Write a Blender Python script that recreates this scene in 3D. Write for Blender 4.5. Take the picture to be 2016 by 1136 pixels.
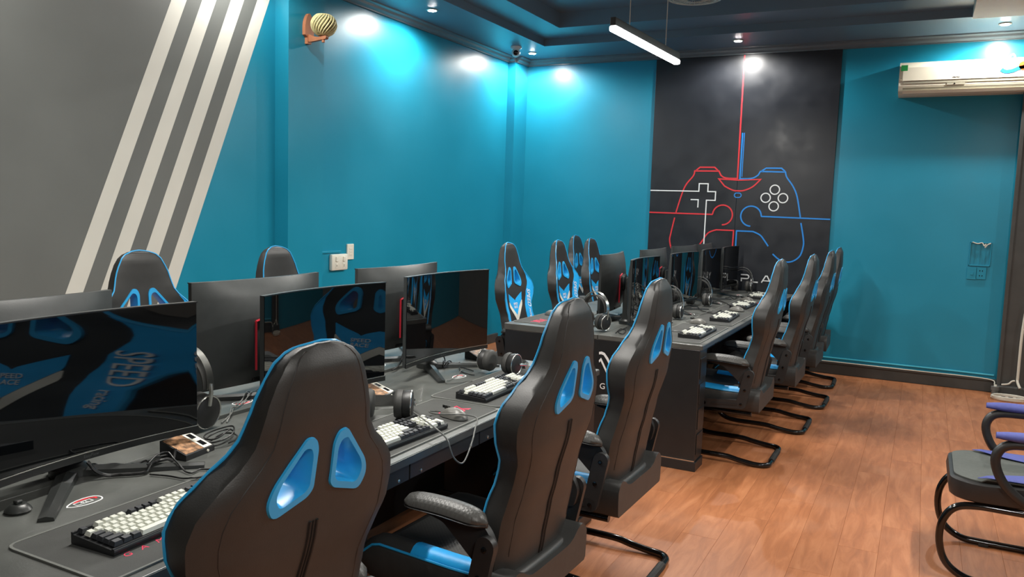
import bpy, bmesh, math, random
from mathutils import Vector, Matrix

random.seed(7)
for o in list(bpy.data.objects):
    bpy.data.objects.remove(o)
scene = bpy.context.scene
COL = scene.collection
PI = math.pi


def lin(r, g, b):
    def f(c):
        c /= 255.0
        return c / 12.92 if c <= 0.04045 else ((c + 0.055) / 1.055) ** 2.4
    return (f(r), f(g), f(b), 1.0)


# ------------------------------------------------------------------ camera
FPX, YAW, PITCH, ROLL, CAMH = 1580.0, math.radians(27.045), math.radians(-5.79), math.radians(1.841), 1.51
fw = Vector((-math.sin(YAW) * math.cos(PITCH), math.cos(YAW) * math.cos(PITCH), math.sin(PITCH)))
rt = Vector((math.cos(YAW), math.sin(YAW), 0))
up = rt.cross(fw)
rt2 = math.cos(ROLL) * rt + math.sin(ROLL) * up
up2 = -math.sin(ROLL) * rt + math.cos(ROLL) * up
cam = bpy.data.cameras.new('camera')
cam.sensor_width = 36.0
cam.lens = FPX / 2016.0 * 36.0
cam.clip_start = 0.02
camo = bpy.data.objects.new('camera', cam)
COL.objects.link(camo)
camo.matrix_world = Matrix(((rt2.x, up2.x, -fw.x, 0), (rt2.y, up2.y, -fw.y, 0), (rt2.z, up2.z, -fw.z, CAMH), (0, 0, 0, 1)))
scene.camera = camo


def ray(px, py):
    return rt2 * (px - 1008.0) + up2 * (568.0 - py) + fw * FPX


def onz(px, py, z):
    d = ray(px, py)
    return Vector((0, 0, CAMH)) + d * ((z - CAMH) / d.z)


def onx(px, py, x):
    d = ray(px, py)
    return Vector((0, 0, CAMH)) + d * (x / d.x)


def ony(px, py, y):
    d = ray(px, py)
    return Vector((0, 0, CAMH)) + d * (y / d.y)


# ------------------------------------------------------------------ world, exposure
world = bpy.data.worlds.new('world')
scene.world = world
world.use_nodes = True
world.node_tree.nodes['Background'].inputs[0].default_value = (0.6, 0.75, 0.9, 1)
world.node_tree.nodes['Background'].inputs[1].default_value = 0.05
vs = scene.view_settings
vs.view_transform = 'Standard'
vs.look = 'None'
vs.exposure = 1.08
vs.gamma = 1.0
vs.use_curve_mapping = False
TUBE_W = 27.0
SPOT_W = 40.0


# ------------------------------------------------------------------ materials
def mat(name, col, rough=0.5, metal=0.0, spec=0.5, noise=0.0, nscale=8.0, bump=0.0, bscale=200.0, emit=None, estr=0.0, coat=0.0, rvar=0.0, stretch=None):
    m = bpy.data.materials.new(name)
    m.use_nodes = True
    nt = m.node_tree
    b = nt.nodes['Principled BSDF']
    b.inputs['Base Color'].default_value = col
    b.inputs['Roughness'].default_value = rough
    b.inputs['Metallic'].default_value = metal
    b.inputs['Specular IOR Level'].default_value = spec
    if coat:
        b.inputs['Coat Weight'].default_value = coat
        b.inputs['Coat Roughness'].default_value = 0.06
    if emit:
        b.inputs['Emission Color'].default_value = emit
        b.inputs['Emission Strength'].default_value = estr
    if noise or bump or rvar:
        tc = nt.nodes.new('ShaderNodeTexCoord')
        src = tc.outputs['Object']
        if stretch:
            mp = nt.nodes.new('ShaderNodeMapping')
            mp.inputs['Scale'].default_value = stretch
            nt.links.new(src, mp.inputs[0])
            src = mp.outputs[0]
    if noise or rvar:
        n = nt.nodes.new('ShaderNodeTexNoise')
        n.inputs['Scale'].default_value = nscale
        n.inputs['Detail'].default_value = 6
        nt.links.new(src, n.inputs['Vector'])
        if noise:
            r = nt.nodes.new('ShaderNodeMapRange')
            r.inputs['From Min'].default_value = 0.3
            r.inputs['From Max'].default_value = 0.7
            r.inputs['To Min'].default_value = 1 - noise
            r.inputs['To Max'].default_value = 1 + noise
            nt.links.new(n.outputs['Fac'], r.inputs['Value'])
            v = nt.nodes.new('ShaderNodeVectorMath')
            v.operation = 'SCALE'
            v.inputs[0].default_value = col[:3]
            nt.links.new(r.outputs[0], v.inputs['Scale'])
            nt.links.new(v.outputs[0], b.inputs['Base Color'])
        if rvar:
            r = nt.nodes.new('ShaderNodeMapRange')
            r.inputs['From Min'].default_value = 0.3
            r.inputs['From Max'].default_value = 0.7
            r.inputs['To Min'].default_value = max(0.02, rough - rvar)
            r.inputs['To Max'].default_value = rough + rvar
            nt.links.new(n.outputs['Fac'], r.inputs['Value'])
            nt.links.new(r.outputs[0], b.inputs['Roughness'])
    if bump:
        n2 = nt.nodes.new('ShaderNodeTexNoise')
        n2.inputs['Scale'].default_value = bscale
        n2.inputs['Detail'].default_value = 3
        nt.links.new(src, n2.inputs['Vector'])
        bp = nt.nodes.new('ShaderNodeBump')
        bp.inputs['Strength'].default_value = bump
        bp.inputs['Distance'].default_value = 0.002
        nt.links.new(n2.outputs['Fac'], bp.inputs['Height'])
        nt.links.new(bp.outputs[0], b.inputs['Normal'])
    return m


def wood_floor():
    m = bpy.data.materials.new('laminate')
    m.use_nodes = True
    nt = m.node_tree
    b = nt.nodes['Principled BSDF']
    geo = nt.nodes.new('ShaderNodeNewGeometry')
    oi = nt.nodes.new('ShaderNodeObjectInfo')
    add = nt.nodes.new('ShaderNodeVectorMath')
    add.operation = 'MULTIPLY_ADD'
    nt.links.new(oi.outputs['Random'], add.inputs[0])
    add.inputs[1].default_value = (7.3, 13.1, 0)
    nt.links.new(geo.outputs['Position'], add.inputs[2])
    mp = nt.nodes.new('ShaderNodeMapping')
    mp.inputs['Scale'].default_value = (9.0, 1.3, 1)
    nt.links.new(add.outputs[0], mp.inputs[0])
    n = nt.nodes.new('ShaderNodeTexNoise')
    n.inputs['Scale'].default_value = 2.2
    n.inputs['Detail'].default_value = 8
    n.inputs['Roughness'].default_value = 0.62
    n.inputs['Distortion'].default_value = 0.8
    nt.links.new(mp.outputs[0], n.inputs['Vector'])
    cr = nt.nodes.new('ShaderNodeValToRGB')
    e = cr.color_ramp.elements
    e[0].position = 0.25
    e[0].color = lin(146, 90, 58)
    e[1].position = 0.75
    e[1].color = lin(190, 128, 88)
    k = e.new(0.5)
    k.color = lin(170, 108, 70)
    nt.links.new(n.outputs['Fac'], cr.inputs[0])
    mr = nt.nodes.new('ShaderNodeMapRange')
    mr.inputs['To Min'].default_value = 0.94
    mr.inputs['To Max'].default_value = 1.06
    nt.links.new(oi.outputs['Random'], mr.inputs['Value'])
    sc = nt.nodes.new('ShaderNodeVectorMath')
    sc.operation = 'SCALE'
    nt.links.new(cr.outputs[0], sc.inputs[0])
    nt.links.new(mr.outputs[0], sc.inputs['Scale'])
    # pale scuff marks
    n3 = nt.nodes.new('ShaderNodeTexNoise')
    n3.inputs['Scale'].default_value = 3.0
    n3.inputs['Detail'].default_value = 4
    nt.links.new(geo.outputs['Position'], n3.inputs['Vector'])
    r3 = nt.nodes.new('ShaderNodeMapRange')
    r3.inputs['From Min'].default_value = 0.55
    r3.inputs['From Max'].default_value = 0.8
    r3.inputs['To Max'].default_value = 0.35
    nt.links.new(n3.outputs['Fac'], r3.inputs['Value'])
    mx = nt.nodes.new('ShaderNodeMix')
    mx.data_type = 'RGBA'
    nt.links.new(r3.outputs[0], mx.inputs[0])
    nt.links.new(sc.outputs[0], mx.inputs[6])
    mx.inputs[7].default_value = lin(178, 132, 104)
    nt.links.new(mx.outputs[2], b.inputs['Base Color'])
    rr = nt.nodes.new('ShaderNodeMapRange')
    rr.inputs['To Min'].default_value = 0.3
    rr.inputs['To Max'].default_value = 0.5
    nt.links.new(n3.outputs['Fac'], rr.inputs['Value'])
    nt.links.new(rr.outputs[0], b.inputs['Roughness'])
    b.inputs['Specular IOR Level'].default_value = 0.35
    return m


def quilt(name, col):
    m = mat(name, col, 0.42)
    nt = m.node_tree
    b = nt.nodes['Principled BSDF']
    tc = nt.nodes.new('ShaderNodeTexCoord')
    mp = nt.nodes.new('ShaderNodeMapping')
    mp.inputs['Rotation'].default_value = (0, 0, PI / 4)
    nt.links.new(tc.outputs['Object'], mp.inputs[0])
    ws = []
    for d in ('X', 'Y'):
        w = nt.nodes.new('ShaderNodeTexWave')
        w.bands_direction = d
        w.inputs['Scale'].default_value = 30
        nt.links.new(mp.outputs[0], w.inputs['Vector'])
        ws.append(w)
    mm = nt.nodes.new('ShaderNodeMath')
    mm.operation = 'MINIMUM'
    nt.links.new(ws[0].outputs['Fac'], mm.inputs[0])
    nt.links.new(ws[1].outputs['Fac'], mm.inputs[1])
    bp = nt.nodes.new('ShaderNodeBump')
    bp.inputs['Strength'].default_value = 0.22
    bp.inputs['Distance'].default_value = 0.002
    nt.links.new(mm.outputs[0], bp.inputs['Height'])
    nt.links.new(bp.outputs[0], b.inputs['Normal'])
    return m


M = {}
M['blue_wall'] = mat('blue_wall_paint', lin(26, 137, 166), 0.34, spec=0.5, noise=0.06, nscale=1.5, bump=0.05, bscale=60, rvar=0.05)
M['grey_wall'] = mat('grey_wall_paint', lin(106, 109, 106), 0.55, spec=0.35, noise=0.07, nscale=2.0, bump=0.08, bscale=40)
M['white_paint'] = mat('white_stripe_paint', lin(214, 213, 203), 0.5, noise=0.03, nscale=4)
M['side_wall'] = mat('side_wall_paint', lin(120, 122, 118), 0.6, noise=0.05)
M['ceiling'] = mat('ceiling_paint', lin(104, 126, 142), 0.38, noise=0.05, nscale=1.2, bump=0.04, bscale=30)
M['cream'] = mat('cream_plaster', lin(240, 234, 216), 0.6, noise=0.03)
M['moulding'] = mat('moulding_paint', lin(100, 108, 114), 0.32, noise=0.05)
M['dark_trim'] = mat('dark_trim_paint', lin(66, 67, 65), 0.45, noise=0.12, nscale=10)
M['laminate'] = wood_floor()
M['mural'] = mat('mural_board', lin(32, 35, 41), 0.36, noise=0.1, nscale=5, rvar=0.07, bump=0.04, bscale=25)
M['red_line'] = mat('red_print', lin(222, 48, 58), 0.45)
M['blue_line'] = mat('blue_print', lin(28, 136, 222), 0.45)
M['white_line'] = mat('white_print', lin(238, 240, 240), 0.45)
M['leather'] = mat('black_leather', lin(43, 43, 42), 0.46, spec=0.5, noise=0.08, nscale=30, bump=0.12, bscale=350)
M['leather_soft'] = mat('black_leather_front', lin(52, 52, 51), 0.5, noise=0.1, nscale=30, bump=0.15, bscale=300)
M['quilt'] = quilt('quilted_leather', lin(66, 66, 64))
M['blue_leather'] = mat('blue_leather', lin(34, 164, 232), 0.42, noise=0.05, nscale=20, bump=0.1, bscale=300)
M['blue_plastic'] = mat('blue_plastic', lin(44, 156, 214), 0.3, noise=0.03, nscale=20)
M['black_plastic'] = mat('black_plastic', lin(36, 36, 36), 0.45, noise=0.1, nscale=40, bump=0.08, bscale=500)
M['gloss_tube'] = mat('gloss_black_tube', lin(16, 15, 15), 0.12, spec=0.6, noise=0.1, nscale=20)
M['rubber_black'] = mat('zip_teeth', lin(16, 16, 16), 0.6, noise=0.2, nscale=90)
M['rubber'] = mat('rubber', lin(34, 33, 31), 0.7, bump=0.5, bscale=180)
M['worktop'] = mat('carbon_worktop', lin(84, 86, 83), 0.36, noise=0.22, nscale=5, bump=0.1, bscale=160, rvar=0.1)
M['desk_metal'] = mat('desk_metal', lin(36, 37, 38), 0.32, spec=0.5, noise=0.08, nscale=12)
M['desk_edge'] = mat('desk_edge_strip', lin(92, 95, 94), 0.3, metal=0.5, noise=0.05)
M['chrome'] = mat('chrome', lin(214, 214, 208), 0.26, metal=1.0, noise=0.05)
M['mat'] = mat('desk_mat_cloth', lin(64, 65, 63), 0.85, noise=0.12, nscale=12, bump=0.25, bscale=600)
M['mat_edge'] = mat('desk_mat_edge', lin(104, 106, 102), 0.8, bump=0.3, bscale=400)
M['pink_print'] = mat('pink_red_print', lin(214, 40, 78), 0.6)
M['screen'] = mat('screen_glass', lin(8, 10, 12), 0.02, spec=0.6, noise=0.05)
M['housing'] = mat('monitor_housing', lin(50, 53, 53), 0.42, noise=0.1, nscale=25, bump=0.08, bscale=400)
M['bezel'] = mat('monitor_bezel', lin(26, 28, 28), 0.3, noise=0.05)
M['red_plastic'] = mat('red_plastic', lin(160, 30, 44), 0.35, noise=0.05)
M['stand'] = mat('stand_plastic', lin(44, 46, 45), 0.35, noise=0.1, nscale=30)
M['key_white'] = mat('white_keycap', lin(206, 208, 197), 0.5, noise=0.03, nscale=60)
M['key_black'] = mat('black_keycap', lin(40, 42, 46), 0.5, noise=0.1, nscale=60)
M['key_blue'] = mat('blue_underglow', lin(26, 96, 190), 0.5, emit=lin(26, 96, 190), estr=0.25)
M['kb_case'] = mat('keyboard_case', lin(28, 29, 31), 0.4, noise=0.1, nscale=30)
M['mouse'] = mat('mouse_shell', lin(98, 97, 92), 0.38, noise=0.05, nscale=30)
M['cable'] = mat('cable_sheath', lin(30, 30, 30), 0.4, noise=0.1, nscale=40)
M['cable_grey'] = mat('grey_cable_sheath', lin(96, 97, 94), 0.4, noise=0.1, nscale=40)
M['white_cable'] = mat('white_cable_sheath', lin(206, 202, 188), 0.5, noise=0.05)
M['white_plastic'] = mat('white_plastic', lin(224, 222, 208), 0.35, noise=0.03)
M['blue_pipe'] = mat('painted_pipe', lin(64, 168, 190), 0.35, noise=0.05)
M['wood'] = mat('sconce_wood', lin(172, 112, 78), 0.4, noise=0.12, nscale=18, stretch=(1, 1, 0.2))
M['wicker'] = mat('wicker', lin(222, 214, 160), 0.6, noise=0.12, nscale=40)
M['wicker_dark'] = mat('wicker_liner', lin(96, 92, 62), 0.7, noise=0.1)
M['ear_pad'] = mat('ear_cushion', lin(60, 60, 58), 0.6, bump=0.2, bscale=300)
M['lamp_glow'] = mat('lamp_diffuser', lin(255, 255, 250), 0.5, emit=(1, 0.98, 0.94, 1), estr=9.0)
M['spot_glow'] = mat('downlight_lens', lin(255, 255, 250), 0.5, emit=(1, 0.97, 0.92, 1), estr=120.0)
M['ac'] = mat('cream_plastic', lin(232, 226, 206), 0.4, noise=0.02)
M['ac_dark'] = mat('vent_shadow_plastic', lin(150, 145, 128), 0.5, noise=0.04)
M['green'] = mat('green_label', lin(30, 140, 70), 0.5)
M['orange'] = mat('orange_sticker', lin(236, 96, 30), 0.5)
M['cam_white'] = mat('camera_white', lin(226, 226, 226), 0.3, noise=0.03)
M['cam_black'] = mat('camera_lens', lin(14, 14, 16), 0.1)
M['office_blue'] = mat('indigo_fabric', lin(68, 76, 142), 0.7, noise=0.1, nscale=60, bump=0.2, bscale=500)
M['office_grey'] = mat('grey_seat_fabric', lin(72, 76, 72), 0.7, noise=0.12, nscale=60, bump=0.25, bscale=500)
M['picture'] = mat('label_picture', lin(150, 112, 80), 0.4, noise=0.9, nscale=60)
M['fan'] = mat('fan_plastic', lin(178, 186, 180), 0.35, noise=0.04)


# ------------------------------------------------------------------ mesh helpers
class MB:
    def __init__(self):
        self.v = []
        self.f = []

    def add(self, vs_, fs):
        o = len(self.v)
        self.v += [tuple(p) for p in vs_]
        self.f += [tuple(i + o for i in f) for f in fs]
        return self

    def box(self, x0, x1, y0, y1, z0, z1, bev=0.0):
        if bev <= 0:
            vs_ = [(x, y, z) for z in (z0, z1) for y in (y0, y1) for x in (x0, x1)]
            return self.add(vs_, [(0, 2, 3, 1), (4, 5, 7, 6), (0, 1, 5, 4), (2, 6, 7, 3), (0, 4, 6, 2), (1, 3, 7, 5)])
        b = bev
        bm = bmesh.new()
        bmesh.ops.create_cube(bm, size=1)
        for v in bm.verts:
            v.co = Vector(((x0 + x1) / 2 + v.co.x * (x1 - x0), (y0 + y1) / 2 + v.co.y * (y1 - y0), (z0 + z1) / 2 + v.co.z * (z1 - z0)))
        bmesh.ops.bevel(bm, geom=bm.edges[:], offset=b, segments=2, affect='EDGES', profile=0.5)
        bm.verts.index_update()
        self.add([v.co[:] for v in bm.verts], [[v.index for v in f.verts] for f in bm.faces])
        bm.free()
        return self

    def prism(self, poly, axis, d0, d1):
        # poly: 2D points; axis 'x': (y,z), 'y': (x,z), 'z': (x,y)
        def p3(p, d):
            return {'x': (d, p[0], p[1]), 'y': (p[0], d, p[1]), 'z': (p[0], p[1], d)}[axis]
        n = len(poly)
        vs_ = [p3(p, d0) for p in poly] + [p3(p, d1) for p in poly]
        fs = [tuple(range(n))[::-1], tuple(range(n, 2 * n))]
        fs += [(i, (i + 1) % n, n + (i + 1) % n, n + i) for i in range(n)]
        return self.add(vs_, fs)

    def loft(self, rings, caps=True, closed=True):
        n = len(rings[0])
        vs_ = [p for r in rings for p in r]
        fs = []
        for i in range(len(rings) - 1):
            for j in range(n if closed else n - 1):
                k = (j + 1) % n
                fs.append((i * n + j, i * n + k, (i + 1) * n + k, (i + 1) * n + j))
        if caps and closed:
            fs.append(tuple(range(n))[::-1])
            fs.append(tuple((len(rings) - 1) * n + j for j in range(n)))
        return self.add(vs_, fs)

    def tube(self, pts, r, n=8, closed=False, caps=True):
        pts = [Vector(p) for p in pts]
        m = len(pts)
        rad = r if isinstance(r, (list, tuple)) else [r] * m
        rings = []
        prev = None
        for i, p in enumerate(pts):
            if closed:
                t = (pts[(i + 1) % m] - pts[i - 1])
            else:
                t = pts[min(i + 1, m - 1)] - pts[max(i - 1, 0)]
            if t.length < 1e-9:
                t = Vector((0, 0, 1))
            t.normalize()
            if prev is None:
                a = Vector((0, 0, 1)) if abs(t.z) < 0.9 else Vector((1, 0, 0))
                nn = t.cross(a).normalized()
            else:
                nn = (prev - t * prev.dot(t))
                if nn.length < 1e-6:
                    nn = t.orthogonal()
                nn.normalize()
            prev = nn
            bb = t.cross(nn)
            rings.append([p + (nn * math.cos(2 * PI * k / n) + bb * math.sin(2 * PI * k / n)) * rad[i] for k in range(n)])
        if closed:
            rings.append(rings[0])
            return self.loft(rings, caps=False)
        return self.loft(rings, caps=caps)

    def lathe(self, prof, n=24, center=(0, 0, 0), axis='z'):
        c = Vector(center)
        rings = []
        for r, h in prof:
            ring = []
            for k in range(n):
                a = 2 * PI * k / n
                x, y = r * math.cos(a), r * math.sin(a)
                q = {'z': (x, y, h), 'x': (h, x, y), 'y': (y, h, x)}[axis]
                ring.append(c + Vector(q))
            rings.append(ring)
        return self.loft(rings, caps=True)

    def ribbon(self, pts, w, axis, d0, d1, closed=False):
        # flat mitred stroke in a plane, given thickness d0..d1
        P = [Vector(p) for p in pts]
        m = len(P)
        L, R = [], []
        for i in range(m):
            if closed:
                a, b = P[i - 1], P[(i + 1) % m]
                d1_, d2_ = (P[i] - a), (b - P[i])
            else:
                d1_ = P[i] - P[i - 1] if i > 0 else P[1] - P[0]
                d2_ = P[i + 1] - P[i] if i < m - 1 else P[m - 1] - P[m - 2]
            d1_ = d1_.normalized()
            d2_ = d2_.normalized()
            t = d1_ + d2_
            t = t.normalized() if t.length > 1e-6 else d1_
            nrm = Vector((-t.y, t.x))
            c = max(0.45, nrm.dot(Vector((-d1_.y, d1_.x))))
            L.append(P[i] + nrm * (w / 2 / c))
            R.append(P[i] - nrm * (w / 2 / c))

        def p3(p, d):
            return {'x': (d, p[0], p[1]), 'y': (p[0], d, p[1]), 'z': (p[0], p[1], d)}[axis]
        rings = [[p3(L[i], d0), p3(R[i], d0), p3(R[i], d1), p3(L[i], d1)] for i in range(m)]
        if closed:
            rings.append(rings[0])
            return self.loft(rings, caps=False)
        return self.loft(rings)

    def xform(self, mtx):
        self.v = [tuple(mtx @ Vector(p)) for p in self.v]
        return self

    def mesh(self, name):
        me = bpy.data.meshes.new(name)
        me.from_pydata(self.v, [], self.f)
        bm = bmesh.new()
        bm.from_mesh(me)
        bmesh.ops.recalc_face_normals(bm, faces=bm.faces[:])
        bm.to_mesh(me)
        bm.free()
        me.update()
        return me

    def build(self, name, m, parent=None, smooth=False, angle=40):
        me = self.mesh(name)
        return link(name, me, m, parent, smooth, angle)


def link(name, me, m, parent=None, smooth=False, angle=40):
    if not me.materials:
        me.materials.append(M[m] if isinstance(m, str) else m)
    if smooth:
        me.shade_smooth()
        me.set_sharp_from_angle(angle=math.radians(angle))
    o = bpy.data.objects.new(name, me)
    COL.objects.link(o)
    if parent:
        o.parent = parent
    return o


def tag(o, label, cat, group=None):
    o['label'] = label
    o['category'] = cat
    if group:
        o['group'] = group
    return o


def thing(name, label, cat, loc=(0, 0, 0), rz=0.0, group=None):
    o = bpy.data.objects.new(name, None)
    o.empty_display_size = 0.05
    COL.objects.link(o)
    o.location = loc
    o.rotation_euler = (0, 0, rz)
    return tag(o, label, cat, group)


def structure(o):
    o['kind'] = 'structure'
    return o


def copy_tree(o, parent=None):
    c = o.copy()
    COL.objects.link(c)
    c.parent = parent
    for ch in list(o.children):
        copy_tree(ch, c)
    return c


def interp(x, tab):
    if x <= tab[0][0]:
        return tab[0][1]
    for (a, fa), (b, fb) in zip(tab, tab[1:]):
        if x <= b:
            t = (x - a) / (b - a)
            t = t * t * (3 - 2 * t) * 0.5 + t * 0.5
            return fa + (fb - fa) * t
    return tab[-1][1]


def smooth_path(pts, n=6, closed=False):
    P = [Vector(p) for p in pts]
    out = []
    m = len(P)
    rng = range(m if closed else m - 1)
    for i in rng:
        p0 = P[i - 1] if (i > 0 or closed) else P[0]
        p1 = P[i]
        p2 = P[(i + 1) % m]
        p3 = P[(i + 2) % m] if (closed or i + 2 < m) else P[m - 1]
        for k in range(n):
            t = k / n
            out.append(0.5 * ((2 * p1) + (p2 - p0) * t + (2 * p0 - 5 * p1 + 4 * p2 - p3) * t * t + (3 * p1 - p0 - 3 * p2 + p3) * t ** 3))
    if not closed:
        out.append(P[-1])
    return out


def round_poly(poly, r, n=4):
    P = [Vector(p) for p in poly]
    m = len(P)
    out = []
    for i in range(m):
        a, b, c = P[i - 1], P[i], P[(i + 1) % m]
        rr = min(r, (a - b).length * 0.45, (c - b).length * 0.45)
        s = b + (a - b).normalized() * rr
        e = b + (c - b).normalized() * rr
        for k in range(n + 1):
            t = k / n
            out.append((1 - t) ** 2 * s + 2 * t * (1 - t) * b + t * t * e)
    return out


def capsule(a, b, r, n=8):
    a, b = Vector(a), Vector(b)
    d = (b - a).normalized()
    ang = math.atan2(d.y, d.x)
    out = []
    for k in range(n + 1):
        t = ang - PI / 2 + PI * k / n
        out.append(b + Vector((math.cos(t), math.sin(t))) * r)
    for k in range(n + 1):
        t = ang + PI / 2 + PI * k / n
        out.append(a + Vector((math.cos(t), math.sin(t))) * r)
    return out


def text_mesh(s, size, extrude=0.0005, align='CENTER', shear=0.0, spacing=1.0):
    cu = bpy.data.curves.new('lettering', 'FONT')
    cu.body = s
    cu.size = size
    cu.extrude = extrude
    cu.align_x = align
    cu.align_y = 'CENTER'
    cu.shear = shear
    cu.space_character = spacing
    cu.resolution_u = 3
    ob = bpy.data.objects.new('lettering', cu)
    COL.objects.link(ob)
    dg = bpy.context.evaluated_depsgraph_get()
    me = bpy.data.meshes.new_from_object(ob.evaluated_get(dg))
    bpy.data.objects.remove(ob)
    bpy.data.curves.remove(cu)
    me.materials.clear()
    return me


def text_obj(name, s, size, m, parent, mtx, extrude=0.0005, **k):
    me = text_mesh(s, size, extrude, **k)
    me.transform(mtx)
    return link(name, me, m, parent)


def basis(origin, ex, ey):
    ex = Vector(ex).normalized()
    ey = Vector(ey).normalized()
    ez = ex.cross(ey)
    return Matrix(((ex.x, ey.x, ez.x, origin[0]), (ex.y, ey.y, ez.y, origin[1]), (ex.z, ey.z, ez.z, origin[2]), (0, 0, 0, 1)))


# ================================================================== THE ROOM
XL, YB, XR, YF = -4.21, 8.28, 3.2, -2.6
ZS = 3.15            # underside of the perimeter soffit

floor = structure(MB().box(XL - 0.1, XR + 0.1, YF - 0.1, YB + 0.1, -0.12, -0.004).build('floor', 'laminate'))
PW, PL = 0.168, 1.24
plank_cache = {}


def plank_mesh(ln):
    key = round(ln, 3)
    if key not in plank_cache:
        w, b = PW - 0.0005, 0.0006
        vs_ = []
        for z, i in ((-0.004, 0), (-b, 0), (0, b)):
            vs_ += [(i, i, z), (w - i, i, z), (w - i, ln - 0.0005 - i, z), (i, ln - 0.0005 - i, z)]
        fs = [(8, 9, 10, 11)]
        for s in (0, 4):
            fs += [(s + j, s + (j + 1) % 4, s + 4 + (j + 1) % 4, s + 4 + j) for j in range(4)]
        me = bpy.data.meshes.new('plank')
        me.from_pydata(vs_, [], fs)
        me.materials.append(M['laminate'])
        plank_cache[key] = me
    return plank_cache[key]


rows_x = [(-1.93 + i * PW) for i in range(21)] + [(XL + 0.004 + i * PW) for i in range(9)]
for i, x0 in enumerate(rows_x):
    y = 0.2 + (i * 0.37) % PL - PL
    while y < YB:
        a, b_ = max(y, 0.2), min(y + PL, YB - 0.012)
        if b_ - a > 0.08:
            o = bpy.data.objects.new('plank', plank_mesh(b_ - a))
            COL.objects.link(o)
            o.location = (x0, a, 0)
            o.parent = floor
        y += PL

wall_left = structure(MB().box(XL - 0.15, XL, YF, YB + 0.15, 0, 3.6).build('wall_left', 'blue_wall'))
wall_back = structure(MB().box(XL, XR + 0.15, YB, YB + 0.15, 0, 3.6).build('wall_back', 'blue_wall'))
structure(MB().box(XR, XR + 0.15, YF, YB, 0, 3.6).build('wall_right', 'side_wall'))
structure(MB().box(XL - 0.15, XR + 0.15, YF - 0.15, YF, 0, 3.6).build('wall_front', 'side_wall'))
# pilasters of the left wall
MB().box(XL, -4.085, 4.42, 4.795, 0, ZS).build('pilaster', 'blue_wall', wall_left)
MB().box(XL, -4.115, 7.98, YB, 0, ZS).build('pilaster', 'blue_wall', wall_left)


# grey field and four white stripes, painted on the near part of the left wall
def sy(z, y0):
    return y0 + (z - 2.75) / 2.41


zt = ZS
grey = [(YF, 0), (sy(0, 4.2), 0), (sy(zt, 4.2), zt), (YF, zt)]
MB().prism(grey, 'x', XL, XL + 0.001).build('grey_paint_field', 'grey_wall', wall_left)
for y0 in (3.552, 3.766, 3.982, 4.196):
    MB().prism([(sy(0.0, y0), 0.0), (sy(0.0, y0 + 0.105), 0.0), (sy(zt, y0 + 0.105), zt), (sy(zt, y0), zt)], 'x', XL, XL + 0.002).build('painted_stripe', 'white_paint', wall_left)

# ceiling: perimeter soffit, second ledge, upper field, cream section
ceil = structure(MB().box(XL, XR, YF, YB, 3.36, 3.5).build('ceiling', 'ceiling'))
sx, sb, sr = -3.59, 7.585, 2.6
s1 = MB()
s1.box(XL, sx, YF, YB, ZS, 3.36).box(sx, XR, sb, YB, ZS, 3.36).box(sr, XR, YF, sb, ZS, 3.36)
s1.build('soffit', 'ceiling', ceil)
s2 = MB()
s2.box(sx, -3.24, YF, sb, 3.22, 3.36).box(-3.24, sr, 7.16, sb, 3.22, 3.36)
s2.build('ceiling_ledge', 'ceiling', ceil)
MB().box(0.21, 1.35, 4.6, sb - 0.002, 3.135, 3.36).build('cream_beam', 'cream', ceil)


def cornice(name, p0, p1, inward):
    # stepped moulding under the soffit, swept along a wall
    prof = [(0, ZS), (0.075, ZS), (0.075, ZS - 0.012), (0.05, ZS - 0.022), (0.045, ZS - 0.04), (0.02, ZS - 0.055), (0.02, ZS - 0.066), (0, ZS - 0.066)]
    p0, p1, inn = Vector(p0), Vector(p1), Vector(inward)
    rings = [[(p + inn * d).to_tuple()[:2] + (z,) for d, z in prof] for p in (p0, p1)]
    return structure(MB().loft(rings).build(name, 'moulding'))


cornice('trim_1', (XL, YF, 0), (XL, 4.42, 0), (1, 0, 0))
cornice('trim_2', (-4.085, 4.42, 0), (-4.085, 4.795, 0), (1, 0, 0))
cornice('trim_3', (XL, 4.795, 0), (XL, 7.98, 0), (1, 0, 0))
cornice('trim_4', (XL, 7.98, 0), (-4.115, 7.98, 0), (0, -1, 0))
cornice('trim_5', (-4.115, 7.98, 0), (-4.115, YB, 0), (1, 0, 0))
cornice('trim_6', (-4.115, YB, 0), (XR, YB, 0), (0, -1, 0))


def skirting(name, x0, x1, y0, y1):
    return structure(MB().box(x0, x1, y0, y1, 0, 0.1, 0.004).build(name, 'dark_trim'))


o = skirting('baseboard_back', XL + 0.12, 0.66, YB - 0.03, YB)
MB().box(XL + 0.12, 0.66, YB - 0.045, YB - 0.001, 0.1, 0.118, 0.003).build('cap_strip', 'dark_trim', o)
o = skirting('baseboard_left', XL, XL + 0.03, YF, YB - 0.4)

# dark pilaster at the right end of the back wall
tr = structure(MB().box(0.665, 0.93, YB - 0.12, YB, 0, 2.62, 0.006).build('trim_7', 'dark_trim'))
MB().box(0.655, 0.685, YB - 0.14, YB - 0.11, 0.0, 2.62, 0.004).build('corner_bead', 'dark_trim', tr)
MB().box(0.64, 0.95, YB - 0.16, YB - 0.035, 0.0, 0.09, 0.01).build('plinth', 'dark_trim', tr)

# ================================================================== MURAL
mural = thing('mural_panel', 'tall black board mural with red and blue game controller outline on the back wall', 'mural', (0, YB, 0))
my1, my0 = -0.002, -0.016
for a, b_ in ((-2.615, -1.7165), (-1.7145, -0.815)):
    MB().box(a, b_, my0, my1, 0.11, 3.082, 0.002).build('board', 'mural', mural)
LW = 0.0135


def stroke(name, pts, m, closed=False, w=LW, lift=0.0):
    MB().ribbon(pts, w, 'y', my0 - 0.002 - lift, my0 + 0.001, closed).build(name, m, mural)


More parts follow.
